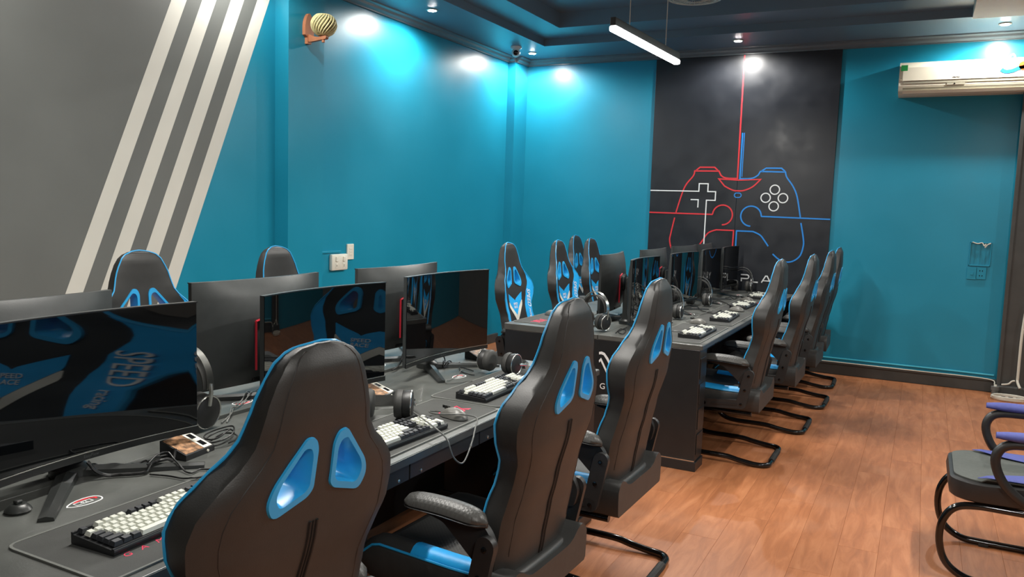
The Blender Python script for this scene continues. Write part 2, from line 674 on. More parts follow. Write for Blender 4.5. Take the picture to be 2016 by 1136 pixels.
def arc(cx, cz, r, a0, a1, n=20):
    return [(cx + r * math.cos(math.radians(a0 + (a1 - a0) * k / n)), cz + r * math.sin(math.radians(a0 + (a1 - a0) * k / n))) for k in range(n + 1)]


def sp(pts, n=5):
    return [tuple(p) for p in smooth_path([Vector(p) for p in pts], n)]


# red left half
stroke('red_outline', [(-1.717, 3.08), (-1.717, 1.868), (-1.80, 1.868)] + sp([(-1.80, 1.868), (-1.85, 1.876), (-1.885, 1.90)], 4)[1:] + [(-1.905, 1.94), (-2.153, 1.94)] + sp([(-2.153, 1.94), (-2.165, 1.89), (-2.235, 1.80), (-2.275, 1.70), (-2.327, 1.51)], 5)[1:], 'red_line')
stroke('red_trigger', [(-2.14, 1.945), (-2.10, 1.978), (-1.95, 1.978), (-1.915, 1.945)], 'red_line')
stroke('red_grip', sp([(-2.338, 1.455), (-2.37, 1.29), (-2.378, 1.21), (-2.344, 1.11), (-2.26, 1.06), (-2.17, 1.08), (-2.09, 1.15), (-2.04, 1.22)], 5), 'red_line')
stroke('red_crossbar', [(-2.613, 1.502), (-1.95, 1.501)] + arc(-1.845, 1.499, 0.1, 175, -90, 24), 'red_line', lift=0.0006)
stroke('red_inner', sp([(-2.10, 1.13), (-2.04, 1.22), (-1.98, 1.31), (-1.90, 1.346)], 5) + [(-1.724, 1.346), (-1.728, 0.98)], 'red_line', lift=0.0006)
stroke('red_smile', [(-1.903, 1.862), (-1.705, 1.852), (-1.49, 1.862)] + sp([(-1.49, 1.862), (-1.56, 1.79), (-1.64, 1.752), (-1.70, 1.745), (-1.76, 1.752), (-1.84, 1.79)], 5)[1:], 'red_line', closed=True)
# blue right half
stroke('blue_outline', [(-1.692, 2.32), (-1.692, 1.866), (-1.62, 1.866)] + sp([(-1.62, 1.866), (-1.56, 1.876), (-1.515, 1.905)], 4)[1:] + [(-1.497, 1.94), (-1.258, 1.936)] + sp([(-1.258, 1.936), (-1.242, 1.885), (-1.18, 1.80), (-1.135, 1.70), (-1.092, 1.50)], 5)[1:], 'blue_line')
stroke('blue_stripe', [(-1.674, 2.32), (-1.674, 1.885)], 'blue_line', w=0.008)
stroke('blue_trigger', [(-1.485, 1.945), (-1.442, 1.973), (-1.297, 1.973), (-1.262, 1.942)], 'blue_line')
stroke('blue_grip', sp([(-1.083, 1.446), (-1.052, 1.30), (-1.047, 1.22), (-1.075, 1.12), (-1.155, 1.062), (-1.25, 1.07), (-1.33, 1.13)], 5), 'blue_line')
stroke('blue_crossbar', [(-0.818, 1.49), (-1.459, 1.497)] + arc(-1.562, 1.496, 0.1, 5, 270, 24), 'blue_line', lift=0.0006)
stroke('blue_inner', [(-1.695, 0.98), (-1.695, 1.344), (-1.533, 1.344)] + sp([(-1.533, 1.344), (-1.46, 1.31), (-1.41, 1.25), (-1.377, 1.204)], 5)[1:], 'blue_line')
stroke('blue_button', [(p[0], p[1]) for p in arc(-1.716, 1.701, 0.022, 90, 270, 8) + arc(-1.692, 1.701, 0.022, -90, 90, 8)], 'blue_line', closed=True, w=0.009)
# white pads
stroke('white_cross', [(-2.613, 1.733), (-2.099, 1.733), (-2.099, 1.811), (-2.007, 1.811), (-2.007, 1.732), (-1.927, 1.732), (-1.927, 1.644), (-2.016, 1.644), (-2.019, 1.0)], 'white_line', w=0.011, lift=0.0012)
stroke('white_corner', [(-2.18, 1.647), (-2.101, 1.647), (-2.101, 1.567)], 'white_line', w=0.011)
for cx, cz in ((-1.348, 1.763), (-1.431, 1.682), (-1.266, 1.682), (-1.349, 1.6)):
    stroke('white_ring', arc(cx, cz, 0.045, 0, 345, 23), 'white_line', closed=True, w=0.011)
# lettering PLAY in open strokes
h0, h1 = 0.838, 0.906
stroke('letter', [(-1.625, h1), (-1.565, h1)] + arc(-1.565, h1 - 0.019, 0.019, 90, -90, 8)[1:] + [(-1.618, h1 - 0.038), (-1.618, h0)], 'white_line', w=0.012)
stroke('letter', [(-1.52, h1), (-1.52, h0), (-1.455, h0)], 'white_line', w=0.012)
stroke('letter', [(-1.42, h0), (-1.383, h1), (-1.368, h1), (-1.33, h0)], 'white_line', w=0.012)
stroke('letter', [(-1.405, h0 + 0.02), (-1.345, h0 + 0.02)], 'white_line', w=0.01, lift=0.0006)
stroke('letter', [(-1.30, h1), (-1.255, h0 + 0.033), (-1.21, h1)], 'white_line', w=0.012)
stroke('letter', [(-1.255, h0 + 0.033), (-1.255, h0)], 'white_line', w=0.012, lift=0.0006)

# ================================================================== LAMPS
def pendant(name, label, a, b, zc):
    a, b = Vector(a), Vector(b)
    mid = (a + b) / 2
    d = b - a
    ln = d.length
    rz = math.atan2(d.y, d.x) - PI / 2
    t = thing(name, label, 'pendant lamp', mid, rz, 'linear pendant lamps')
    MB().box(-0.018, 0.018, -ln / 2, ln / 2, 0.0, 0.05, 0.004).build('housing', 'housing', t)
    MB().box(-0.024, 0.024, -ln / 2 + 0.004, ln / 2 - 0.004, -0.032, 0.001, 0.008).build('diffuser', 'lamp_glow', t)
    for s in (-1, 1):
        MB().tube([(0, s * ln * 0.28, 0.05), (0, s * ln * 0.28, zc - mid.z - 0.006)], 0.003, 6).build('hanging_wire', 'white_cable', t)
        MB().lathe([(0.022, zc - mid.z - 0.02), (0.022, zc - mid.z)], 12, (0, s * ln * 0.28, 0)).build('ceiling_cap', 'housing', t)
    L = bpy.data.lights.new(name + '_light', 'AREA')
    L.shape = 'RECTANGLE'
    L.size = 0.044
    L.size_y = ln - 0.02
    L.energy = TUBE_W
    L.color = (1.0, 0.965, 0.9)
    lo = bpy.data.objects.new(name + '_light', L)
    COL.objects.link(lo)
    lo.parent = t
    lo.location = (0, 0, -0.036)
    return t


pendant('pendant_lamp', 'lit linear tube lamp hanging by two wires in front of the mural', (-1.77, 4.69, 2.62), (-1.71, 5.9, 2.62), 3.36)
pendant('pendant_lamp', 'lit linear tube lamp over the nearer desk row', (-1.9, 1.6, 2.62), (-1.84, 2.8, 2.62), 3.36)
pendant('pendant_lamp', 'lit linear tube lamp over the aisle beside the visitor chair', (0.75, 3.0, 2.62), (0.8, 4.2, 2.62), 3.36)
pendant('pendant_lamp', 'lit linear tube lamp over the open floor behind the viewer', (0.75, -0.6, 2.62), (0.8, 0.6, 2.62), 3.36)


def downlight(label, x, y, k=1.0):
    t = thing('downlight', label, 'downlight', (x, y, ZS), 0, 'recessed downlights of the soffit')
    MB().lathe([(0.036, 0.0), (0.046, -0.001), (0.05, -0.004), (0.046, -0.008), (0.036, -0.009)], 20).build('trim_ring', 'white_plastic', t, True)
    MB().lathe([(0.0355, -0.002), (0.034, -0.0105), (0.02, -0.0125)], 20).build('lens', 'spot_glow', t, True)
    L = bpy.data.lights.new('downlight_beam', 'SPOT')
    L.energy = SPOT_W * k
    L.spot_size = math.radians(172)
    L.spot_blend = 0.45
    L.shadow_soft_size = 0.03
    L.color = (1.0, 0.97, 0.92)
    lo = bpy.data.objects.new('downlight_beam', L)
    COL.objects.link(lo)
    lo.parent = t
    lo.location = (0, 0, -0.03)


downlight('lit round downlight in the soffit above the blue left wall', -3.85, 5.89)
downlight('lit round downlight in the far left ceiling corner beside the dome camera', -3.86, 7.86)
downlight('lit round downlight right above the controller mural', -1.71, 7.89)
downlight('lit round downlight above the air conditioner', 0.46, 7.91)
downlight('lit round downlight above the white painted stripes', -3.85, 3.92, 0.4)
downlight('lit round downlight above the grey wall field', -3.85, 1.95)
downlight('lit round downlight in the right soffit', 2.4, 7.9)
downlight('lit round downlight near the right wall', 2.9, 5.0)


# ================================================================== DESKS
def desk(name, label, x0, x1, xm, y0, y1, seats, rec):
    t = thing(name, label, 'desk', ((x0 + x1) / 2, (y0 + y1) / 2, 0))
    ox, oy = -(x0 + x1) / 2, -(y0 + y1) / 2

    def bx(nm, m, a, b, c, d, e, f, bev=0.0, par=t):
        ob = MB().box(a + ox, b + ox, c + oy, d + oy, e, f, bev).build(nm, m, par)
        return ob
    # worktops: right half and left half (the left one stands a little higher), cable strip between
    bx('worktop', 'worktop', xm + 0.0015, x1, y0, y1, 0.722, 0.75, 0.002)
    bx('cable_strip', 'worktop', xm - 0.14, xm - 0.0015, y0, y1, 0.722, 0.7495, 0.002)
    bx('worktop', 'worktop', x0, xm - 0.142, y0, y1, 0.722, 0.762, 0.002)
    for xa in (x0 - 0.003, x1):
        bx('edge_strip', 'desk_edge', xa, xa + 0.003, y0, y1, 0.724, 0.748)
    # end pedestals
    for ya, yb in ((y0 + 0.004, y0 + 0.17), (y1 - 0.17, y1 - 0.004)):
        p = bx('pedestal', 'desk_metal', x0 + 0.005, x1 - 0.012, ya, yb, 0.06, 0.7215, 0.003)
        bx('plinth', 'desk_metal', x0 - 0.0, x1 - 0.004, ya - 0.004, yb + 0.003, 0.0, 0.058, 0.003, p)
    bx('chrome_strip', 'chrome', x0 + 0.005, x1 - 0.012, y0 - 0.002, y0 + 0.003, 0.06, 0.066)
    # service hatches on the side faces of the near pedestal
    for k in range(4):
        bx('side_plate', 'desk_metal', x1 - 0.013, x1 - 0.007, y0 + 0.02, y0 + 0.155, 0.1 + k * 0.15, 0.22 + k * 0.15, 0.002)
    # metal apron: front panels under the worktop edge, each with screws, and a lower rail
    n = seats * 2
    pl = (y1 - y0 - 0.5) / n
    for side, xa in ((1, x1 - rec), (-1, x0 + rec - 0.015)):
        for k in range(n):
            a = y0 + 0.25 + k * pl
            p = bx('apron_panel', 'desk_metal', xa, xa + 0.015, a + 0.003, a + pl - 0.003, 0.662, 0.72, 0.002)
            if side == 1:
                for q in (0.06, pl - 0.06):
                    MB().lathe([(0.006, 0.0), (0.006, 0.003), (0.003, 0.004)], 8, (xa + 0.015 + ox, a + q + oy, 0.675), 'x').build('screw', 'chrome', p)
        bx('apron_rail', 'desk_metal', xa - 0.04, xa - 0.004, y0 + 0.25, y1 - 0.25, 0.664, 0.68, 0.002)
    bx('modesty_panel', 'desk_metal', xm - 0.085, xm - 0.065, y0 + 0.25, y1 - 0.25, 0.1, 0.7215)
    for k in range(1, seats):
        yc = y0 + (y1 - y0) * k / seats
        bx('support_leg', 'desk_metal', xm - 0.2, xm + 0.05, yc - 0.02, yc + 0.02, 0.0, 0.7215, 0.003)
    return t


NX0, NX1, NXM = -2.63, -1.34, -1.975
FX0, FX1, FXM = -2.38, -1.09, -1.735
near_desk = desk('gaming_desk', 'long black double-sided gaming desk nearest the viewer', NX0, NX1, NXM, 0.45, 3.57, 3, 0.035)
far_desk = desk('gaming_desk', 'long black gaming desk nearest the mural with white logo on its end panel', FX0, FX1, FXM, 4.57, 8.2, 4, 0.085)


LY = 4.57 + 0.004 - (4.57 + 8.2) / 2


def on_far(px, py):
    p = ony(px, py, 4.57)
    return (p.x - (FX0 + FX1) / 2, p.z)


def logo_poly(pts):
    MB().prism([on_far(*p) for p in pts], 'y', LY - 0.0005, LY + 0.008).build('logo_stroke', 'white_line', far_desk)


def mir(p, c=1131.0):
    return (2 * c - p[0], p[1] - 0.107 * 2 * (p[0] - c))


for fl in (False, True):
    for pl_ in ([(1178.5, 709.5), (1183, 704.5), (1200, 741.5), (1196.5, 742), (1182, 711), (1179, 714)],
                [(1179, 693), (1184, 692.2), (1190, 695), (1197, 705), (1206, 725), (1203, 727), (1194, 709), (1188, 699.5), (1183, 697.5), (1179, 698)]):
        q = [mir(p) for p in pl_][::-1] if fl else pl_
        logo_poly(q)
g0 = on_far(1185.5, 761.0)
text_obj('logo_lettering', 'G', 0.052, 'white_line', far_desk, basis((g0[0], LY - 0.0002, g0[1]), (1, 0, 0), (0, 0, 1)), 0.0012)


# emblem printed on the desk in front of each monitor
def emblem(parent, x, y, z, flip=1, s=0.66):
    ox, oy = parent.location.x, parent.location.y
    pts = [(-0.075, 0.0), (-0.03, 0.03), (0.02, 0.038), (0.06, 0.03), (0.072, 0.0), (0.06, -0.026), (0.02, -0.036), (-0.03, -0.03)]
    P = [(x - ox - q * flip * s, y - oy + p * flip * s) for p, q in round_poly(pts, 0.02, 2)]
    e = MB().ribbon(P, 0.0035, 'z', z, z + 0.0008, True).build('emblem', 'white_line', parent)
    rp = [(x - ox - q * flip * s, y - oy + p * flip * s) for p, q in ((-0.03, 0.014), (-0.01, 0.024), (0.03, 0.026), (0.055, 0.012), (0.05, -0.002))]
    MB().ribbon(rp, 0.006, 'z', z, z + 0.0007).build('emblem_arc', 'red_line', e)
    fr = [(x - ox - q * flip * s, y - oy + p * flip * s) for p, q in ((-0.035, -0.012), (-0.035, 0.012), (0.03, 0.012), (0.03, -0.012))]
    MB().ribbon(fr, 0.002, 'z', z, z + 0.0008, True).build('emblem_frame', 'white_line', e)
    text_obj('emblem_number', '42', 0.019, 'white_line', e, basis((x - ox, y - oy, z + 0.0006), (0, flip, 0), (-flip, 0, 0)), 0.0003)


for y in (1.235, 2.2, 3.03):
    emblem(near_desk, -1.8, y, 0.7501)
    emblem(near_desk, -2.19, y - 0.06, 0.7621, -1)
for y in (5.05, 5.95, 6.85, 7.7):
    emblem(far_desk, -1.52, y, 0.7501)


# ================================================================== DESK MATS
def desk_mat(label, x0, x1, y0, y1, z, flip=1, logo=True):
    t = thing('desk_mat', label, 'desk mat', ((x0 + x1) / 2, (y0 + y1) / 2, z + 0.0005), 0, 'black cloth desk mats')
    w, l = (x1 - x0) / 2, (y1 - y0) / 2
    poly = round_poly([(-w, -l), (w, -l), (w, l), (-w, l)], 0.03, 4)
    MB().prism(poly, 'z', 0, 0.003).build('cloth', 'mat', t)
    MB().ribbon(poly, 0.006, 'z', 0, 0.0042, True).build('stitched_edge', 'mat_edge', t)
    if logo:
        # angular outlined letters near the right end
        f = flip

        def P(u, v):     # u along reading direction (+y for the right row), v up (towards the monitor)
            return (-f * v + f * 0.02, f * (u + l - 0.135))
        for pts in ([(-0.075, -0.03), (-0.045, 0.03), (-0.03, 0.03), (0.0, -0.03), (-0.014, -0.03), (-0.038, 0.016), (-0.062, -0.03)],
                    [(-0.01, 0.03), (0.018, -0.03), (0.032, -0.03), (0.004, 0.03)],
                    [(0.02, 0.03), (0.06, -0.03), (0.075, -0.03), (0.035, 0.03)],
                    [(0.022, -0.03), (0.062, 0.03), (0.077, 0.03), (0.037, -0.03)]):
            MB().ribbon([P(*p) for p in pts], 0.0055, 'z', 0.003, 0.0034 + 0.0002 * random.random(), True).build('printed_logo', 'pink_print', t)
    return t


def mat_text(t, s, x, y, size, flip=1):
    text_obj('printed_lettering', s, size, 'pink_print', t, basis((x - t.location.x, y - t.location.y, 0.0031), (0, flip, 0), (-flip, 0, 0)), 0.0003, shear=0.3)


m1 = desk_mat('black desk mat with grey stitched edge under the nearest keyboard', -1.70, -1.37, 0.985, 1.755, 0.75, logo=False)
for k, yy in enumerate((1.13, 1.2, 1.27)):
    p = onz(250 + k * 32, 1091 - k * 14, 0.755)
    mat_text(m1, 'GAM'[k], p.x, p.y, 0.028)
desk_mat('black desk mat with pink logo showing beside a grey mouse', -1.66, -1.375, 1.79, 2.62, 0.75)
desk_mat('black desk mat with pink logo at the far end of the nearer desk', -1.70, -1.385, 2.64, 3.42, 0.75)
for lab, yc in (('first', 5.0), ('second', 5.88), ('third', 6.76), ('fourth', 7.62)):
    desk_mat('black desk mat under the %s keyboard of the far desk, counted from the near end' % lab, -1.44, -1.125, yc - 0.38, yc + 0.42, 0.75)
desk_mat('black desk mat with pink logo on the left side of the far desk corner', -2.365, -2.06, 4.66, 5.42, 0.762, -1)


# ================================================================== KEYBOARDS
U = 0.019
LAYOUT = []


def row(y, items):
    for x, w, c in items:
        LAYOUT.append((x, y, w, 1.0, c))


row(5.25, [(0, 1, 'b')] + [(2 + i, 1, 'w') for i in range(4)] + [(6.5 + i, 1, 'b') for i in range(4)] + [(11 + i, 1, 'w') for i in range(4)] + [(15.25 + i, 1, 'b') for i in range(3)])
row(4, [(i, 1, 'w') for i in range(13)] + [(13, 2, 'w')] + [(15.25 + i, 1, 'b') for i in range(3)] + [(18.5 + i, 1, 'w') for i in range(4)])
row(3, [(0, 1.5, 'b')] + [(1.5 + i, 1, 'w') for i in range(12)] + [(13.5, 1.5, 'w')] + [(15.25 + i, 1, 'b') for i in range(3)] + [(18.5 + i, 1, 'w') for i in range(3)])
row(2, [(0, 1.75, 'b')] + [(1.75 + i, 1, 'w') for i in range(11)] + [(12.75, 2.25, 'w')] + [(18.5 + i, 1, 'w') for i in range(3)])
row(1, [(0, 2.25, 'b')] + [(2.25 + i, 1, 'w') for i in range(10)] + [(12.25, 2.75, 'b')] + [(16.25, 1, 'b')] + [(18.5 + i, 1, 'w') for i in range(3)])
row(0, [(0, 1.25, 'b'), (1.25, 1.25, 'b'), (2.5, 1.25, 'b'), (3.75, 6.25, 'w')] + [(10 + i * 1.25, 1.25, 'b') for i in range(4)] + [(15.25 + i, 1, 'b') for i in range(3)] + [(18.5, 2, 'w'), (20.5, 1, 'b')])
LAYOUT.append((21.5, 2, 1.0, 2.0, 'b'))
LAYOUT.append((21.5, 0, 1.0, 2.0, 'w'))
KL, KD = 22.5 * U, 6.25 * U
key_cache = {}


def key_geo(w, h):
    a, b, t = w * U - 0.0012, h * U - 0.0012, 0.0028
    z = 0.0095
    vs_ = [(0, 0, 0), (a, 0, 0), (a, b, 0), (0, b, 0), (t, t * 0.7, z), (a - t, t * 0.7, z), (a - t, b - t * 1.3, z + 0.0006), (t, b - t * 1.3, z + 0.0006)]
    fs = [(4, 5, 6, 7), (0, 1, 5, 4), (1, 2, 6, 5), (2, 3, 7, 6), (3, 0, 4, 7)]
    return vs_, fs


def key_mesh(w, h, c):
    k = (w, h, c)
    if k not in key_cache:
        me = bpy.data.meshes.new('key')
        vs_, fs = key_geo(w, h)
        me.from_pydata(vs_, [], fs)
        me.materials.append(M['key_white' if c == 'w' else 'key_black'])
        key_cache[k] = me
    return key_cache[k]


def case_mb():
    mb = MB()
    e = 0.007
    prof = [(-KD / 2 - e, 0.001), (-KD / 2 - e - 0.002, 0.010), (-KD / 2 - e, 0.0165), (-KD / 2 - 0.001, 0.0165), (-KD / 2, 0.0135), (KD / 2, 0.0225), (KD / 2 + 0.001, 0.027), (KD / 2 + e, 0.0275), (KD / 2 + e, 0.001)]
    mb.prism(prof, 'x', -KL / 2 - e, KL / 2 + e)
    return mb


def keyboard(label, x, y, z, rz, near=True):
    t = thing('keyboard', label, 'keyboard', (x, y, z), rz, 'white and black keyboards')
    case_mb().build('case', 'kb_case', t)
    e = 0.007
    MB().box(-KL / 2 - e, KL / 2 + e, -KD / 2 - e - 0.0025, -KD / 2 - e + 0.001, 0.0125, 0.0145).build('trim_line', 'desk_edge', t)
    slope = (0.0225 - 0.0135) / KD
    rows = {'w': MB(), 'b': MB()}
    for kx, ky, w, h, c in LAYOUT:
        px, py = kx * U - KL / 2 + 0.0006, ky * U - KD / 2 + 0.0006
        pz = 0.0145 + (py + KD / 2) * slope + 0.0025
        if near:
            o = bpy.data.objects.new('key', key_mesh(w, h, c))
            COL.objects.link(o)
            o.location = (px, py, pz)
            o.rotation_euler = (math.atan(slope), 0, 0)
            o.parent = t
        else:
            vs_, fs = key_geo(w, h)
            rows[c].add([(a + px, b + py, cc + pz + b * slope) for a, b, cc in vs_], fs)
    if not near:
        for c, nm, mm in (('w', 'white_keys', 'key_white'), ('b', 'black_keys', 'key_black')):
            rows[c].build(nm, mm, t)['kind'] = 'stuff'
    return t


R90 = PI / 2
keyboard('white and black keyboard on the nearest desk mat, half hidden by the closest chair', -1.535, 1.285, 0.7535, R90 + math.radians(2))
keyboard('white and black keyboard with a cable lying across it, between the two closest chairs', -1.475, 2.07, 0.7535, R90 - math.radians(3))
keyboard('white and black keyboard at the far end of the nearer desk beside headphones', -1.53, 2.885, 0.7535, R90 + math.radians(1))
for lab, x, y, r in (('first', -1.225, 4.99, 0), ('second', -1.25, 5.87, 2), ('third', -1.29, 6.75, -1), ('fourth', -1.33, 7.62, 2)):
    keyboard('white and black keyboard, %s along the far desk from its near end' % lab, x, y, 0.7535, R90 + math.radians(r), False)


# ================================================================== MONITORS
RC = 1.5
HWA = 0.33 / RC


def make_monitor():
    t = thing('monitor', '', 'monitor')
    zb, ztop = 0.062, 0.452

    def ring(z, front, back):
        f_ = [(RC - (RC - front) * math.cos(a) if False else front + RC * (1 - math.cos(a)), RC * math.sin(a), z) for a in [HWA * (-1 + 2 * k / 16) for k in range(17)]]
        b_ = []
        for k in range(16, -1, -1):
            a = HWA * (-1 + 2 * k / 16)
            s = abs(a) / HWA
            zz = (z - zb) / (ztop - zb)
            bul = back * max(0, 1 - s ** 2.2) * (4 * max(0, zz * (1 - zz))) ** 0.6
            b_.append((front + RC * (1 - math.cos(a)) - 0.016 - bul, RC * math.sin(a), z))
        return f_ + b_
    MB().loft([ring(zb + (ztop - zb) * k / 12, 0.0, 0.045) for k in range(13)]).build('housing', 'housing', t, True, 35)
    # glass: thin curved slab in front of the housing
    ra = HWA * 0.992

    def slab(z0, z1, d0, d1, a0=-ra, a1=ra):
        rs = []
        for k in range(25):
            a = a0 + (a1 - a0) * k / 24
            x = RC * (1 - math.cos(a))
            y = RC * math.sin(a)
            rs.append([(x + d0, y, z0), (x + d1, y, z0), (x + d1, y, z1), (x + d0, y, z1)])
        return MB().loft(rs)
    slab(zb + 0.02, ztop - 0.003, -0.001, 0.0025).build('screen', 'screen', t, True, 30)
    ch = slab(zb - 0.002, zb + 0.0185, -0.002, 0.005, -HWA, HWA).build('chin_bezel', 'bezel', t, True, 30)
    slab(zb + 0.0165, zb + 0.0188, 0.0045, 0.0062, -HWA, HWA).build('chrome_line', 'chrome', ch, True, 30)
    text_obj('bezel_lettering', 'EasyFlow', 0.012, 'desk_edge', ch, basis((0.0052, 0, zb + 0.0075), (0, 1, 0), (0, 0, 1)), 0.0004)
    slab(ztop - 0.0035, ztop, -0.002, 0.004, -HWA, HWA).build('top_bezel', 'bezel', t, True, 30)
    # hub, neck and V-shaped foot
    MB().lathe([(0.06, -0.058), (0.062, -0.075), (0.05, -0.082)], 20, (0, 0, 0.25), 'x').build('hub_cover', 'bezel', t, True)
    MB().prism(round_poly([(-0.115, 0.0), (-0.07, 0.0), (-0.065, 0.28), (-0.09, 0.29)], 0.01, 3), 'y', -0.032, 0.032).build('neck', 'stand', t, True, 30)
    ft = MB()
    for s in (-1, 1):
        a, b_ = Vector((-0.085, 0.0)), Vector((0.165, s * 0.235))
        d = (b_ - a).normalized()
        nrm = Vector((-d.y, d.x))
        rs = []
        for k in range(9):
            f_ = k / 8
            c = a.lerp(b_, f_)
            w = 0.028 - 0.010 * f_
            h = 0.026 - 0.014 * f_
            rs.append([(c.x + nrm.x * w, c.y + nrm.y * w, 0.001), (c.x - nrm.x * w, c.y - nrm.y * w, 0.001), (c.x - nrm.x * w * 0.9, c.y - nrm.y * w * 0.9, h * 0.7), (c.x, c.y, h), (c.x + nrm.x * w * 0.9, c.y + nrm.y * w * 0.9, h * 0.7)])
        ft = MB()
        ft.loft(rs).build('foot_leg', 'stand', t)
    MB().lathe([(0.05, 0.001), (0.05, 0.022), (0.036, 0.034)], 16, (-0.088, 0, 0)).build('foot_hub', 'stand', t, True)
    # red corner accent on the back
    pts = [(-0.105, 0.12), (-0.105, 0.30), (-0.04, 0.315)]
    rs = MB()
    for (ya, za), (yb, zb_) in zip(pts, pts[1:]):
        for s in range(1):
            rs.tube([(-0.060 + 0.002, -ya, za), (-0.060 + 0.002, -yb, zb_)], 0.0045, 6)
    rs.build('red_accent', 'red_plastic', t)
    pr_ = MB()
    pr_.box(-0.03, -0.018, -0.09, 0.09, 0.07, 0.085, 0.002)
    pr_.build('port_cover', 'bezel', t)
    return t


proto_mon = make_monitor()
MONS = [
    # label, x, y, z, rotation
    ('curved monitor nearest the viewer, dark screen mirroring a blue chair', -1.93, 1.345, 0.75, 1),
    ('curved monitor behind the closest chair head, screen mirroring blue chair fronts', -1.90, 2.235, 0.75, 0),
    ('curved monitor at the far end of the nearer desk with a mostly black screen', -1.945, 3.125, 0.75, -3),
    ('monitor seen from behind just above the nearest screen', -2.215, 1.315, 0.762, 180),
    ('monitor seen from behind between the two nearest screens, in front of the wall chair', -2.215, 2.275, 0.762, 180),
    ('monitor seen from behind beside the wall socket', -2.215, 3.19, 0.762, 180),
    ('curved monitor facing right, first from the near end of the far desk', -1.665, 5.15, 0.75, 2),
    ('curved monitor facing right, second from the near end of the far desk', -1.665, 6.13, 0.75, -3),
    ('curved monitor facing right, third from the near end of the far desk', -1.665, 7.0, 0.75, 0),
    ('curved monitor facing right, fourth on the far desk beside the word on the mural', -1.655, 7.725, 0.75, 0),
    ('monitor seen from behind with a red corner line, near end of the far desk', -1.90, 5.3, 0.762, 187),
    ('monitor seen from behind, second of the far desk left row', -1.90, 6.26, 0.762, 180),
    ('monitor seen from behind, third of the far desk left row', -1.90, 7.18, 0.762, 176),
    ('monitor seen from behind, last of the far desk left row', -1.90, 7.87, 0.762, 180),
]
for i, (lab, x, y, z, r) in enumerate(MONS):
    o = proto_mon if i == 0 else copy_tree(proto_mon)
    o.location = (x, y, z + 0.0002)
    o.rotation_euler = (0, 0, math.radians(r))
    tag(o, lab, 'monitor', 'curved monitors on the desks')


# ================================================================== GAMING CHAIRS
# local frame: +x forward, +y to the sitter's left, z up; u = x + CU is the distance forward of the rear floor loop
CU = 0.33
W_T = [(0.42, 0.232), (0.50, 0.242), (0.60, 0.244), (0.68, 0.232), (0.74, 0.226), (0.79, 0.236), (0.85, 0.262), (0.90, 0.267), (0.94, 0.257), (0.97, 0.238), (1.00, 0.208), (1.03, 0.174), (1.06, 0.151), (1.10, 0.141), (1.14, 0.130), (1.18, 0.115), (1.21, 0.098), (1.228, 0.08), (1.24, 0.054), (1.247, 0.02)]
RE_T = [(0.42, 0.132), (0.5, 0.12), (0.6, 0.104), (0.7, 0.082), (0.85, 0.046), (1.0, 0.024), (1.1, 0.014), (1.2, 0.016), (1.247, 0.034)]
FC_T = [(0.42, 0.195), (0.5, 0.184), (0.6, 0.168), (0.7, 0.145), (0.8, 0.122), (0.85, 0.114), (1.0, 0.09), (1.1, 0.082), (1.2, 0.077), (1.235, 0.066), (1.247, 0.048)]
FS_T = [(0.42, 0.225), (0.5, 0.215), (0.6, 0.203), (0.66, 0.192), (0.73, 0.168), (0.79, 0.152), (0.85, 0.154), (0.90, 0.156), (0.94, 0.149), (1.0, 0.124), (1.06, 0.100), (1.12, 0.085), (1.2, 0.072), (1.235, 0.062), (1.247, 0.046)]


def wz(z):
    return interp(z, W_T)


def rear_u(y, z):
    s = min(1.0, abs(y) / wz(z))
    return interp(z, RE_T) + 0.34 * (interp(z, FS_T) - interp(z, RE_T)) * s ** 4


def front_u(y, z):
    s = min(1.0, abs(y) / (0.96 * wz(z)))
    fc, fs = interp(z, FC_T), interp(z, FS_T)
    return fc + (fs - fc) * s ** 2.6


def patch(zs, yl, yr, n, lift, thick=0.0012):
    """thin slab lying on the front face of the backrest"""
    rings = []
    for z in zs:
        a, b = yl(z), yr(z)
        ys = [a + (b - a) * k / n for k in range(n + 1)]
        f_ = [(front_u(y, z) + lift - CU, y, z) for y in ys]
        b_ = [(front_u(y, z) + lift - thick - CU, y, z) for y in reversed(ys)]
        rings.append(f_ + b_)
    return MB().loft(rings)


def wrap_text(me, y0, z0, vertical=False, lift=0.004):
    for v in me.vertices:
        if vertical:   # reads downwards
            y, z = y0 + v.co.y, z0 - v.co.x
        else:          # seen from the front, the sitter's left is on the viewer's right
            y, z = y0 + v.co.x, z0 + v.co.y
        d = v.co.z
        v.co = (front_u(y, z) + lift + d - CU, y, z)


HOLE = [(0.020, 1.045), (0.030, 1.068), (0.052, 1.072), (0.122, 0.985), (0.133, 0.95), (0.116, 0.914), (0.034, 0.942), (0.021, 0.957)]


def inset(poly, k):
    cx = sum(p[0] for p in poly) / len(poly)
    cz = sum(p[1] for p in poly) / len(poly)
    return [(cx + (p[0] - cx) * k, cz + (p[1] - cz) * k) for p in poly]


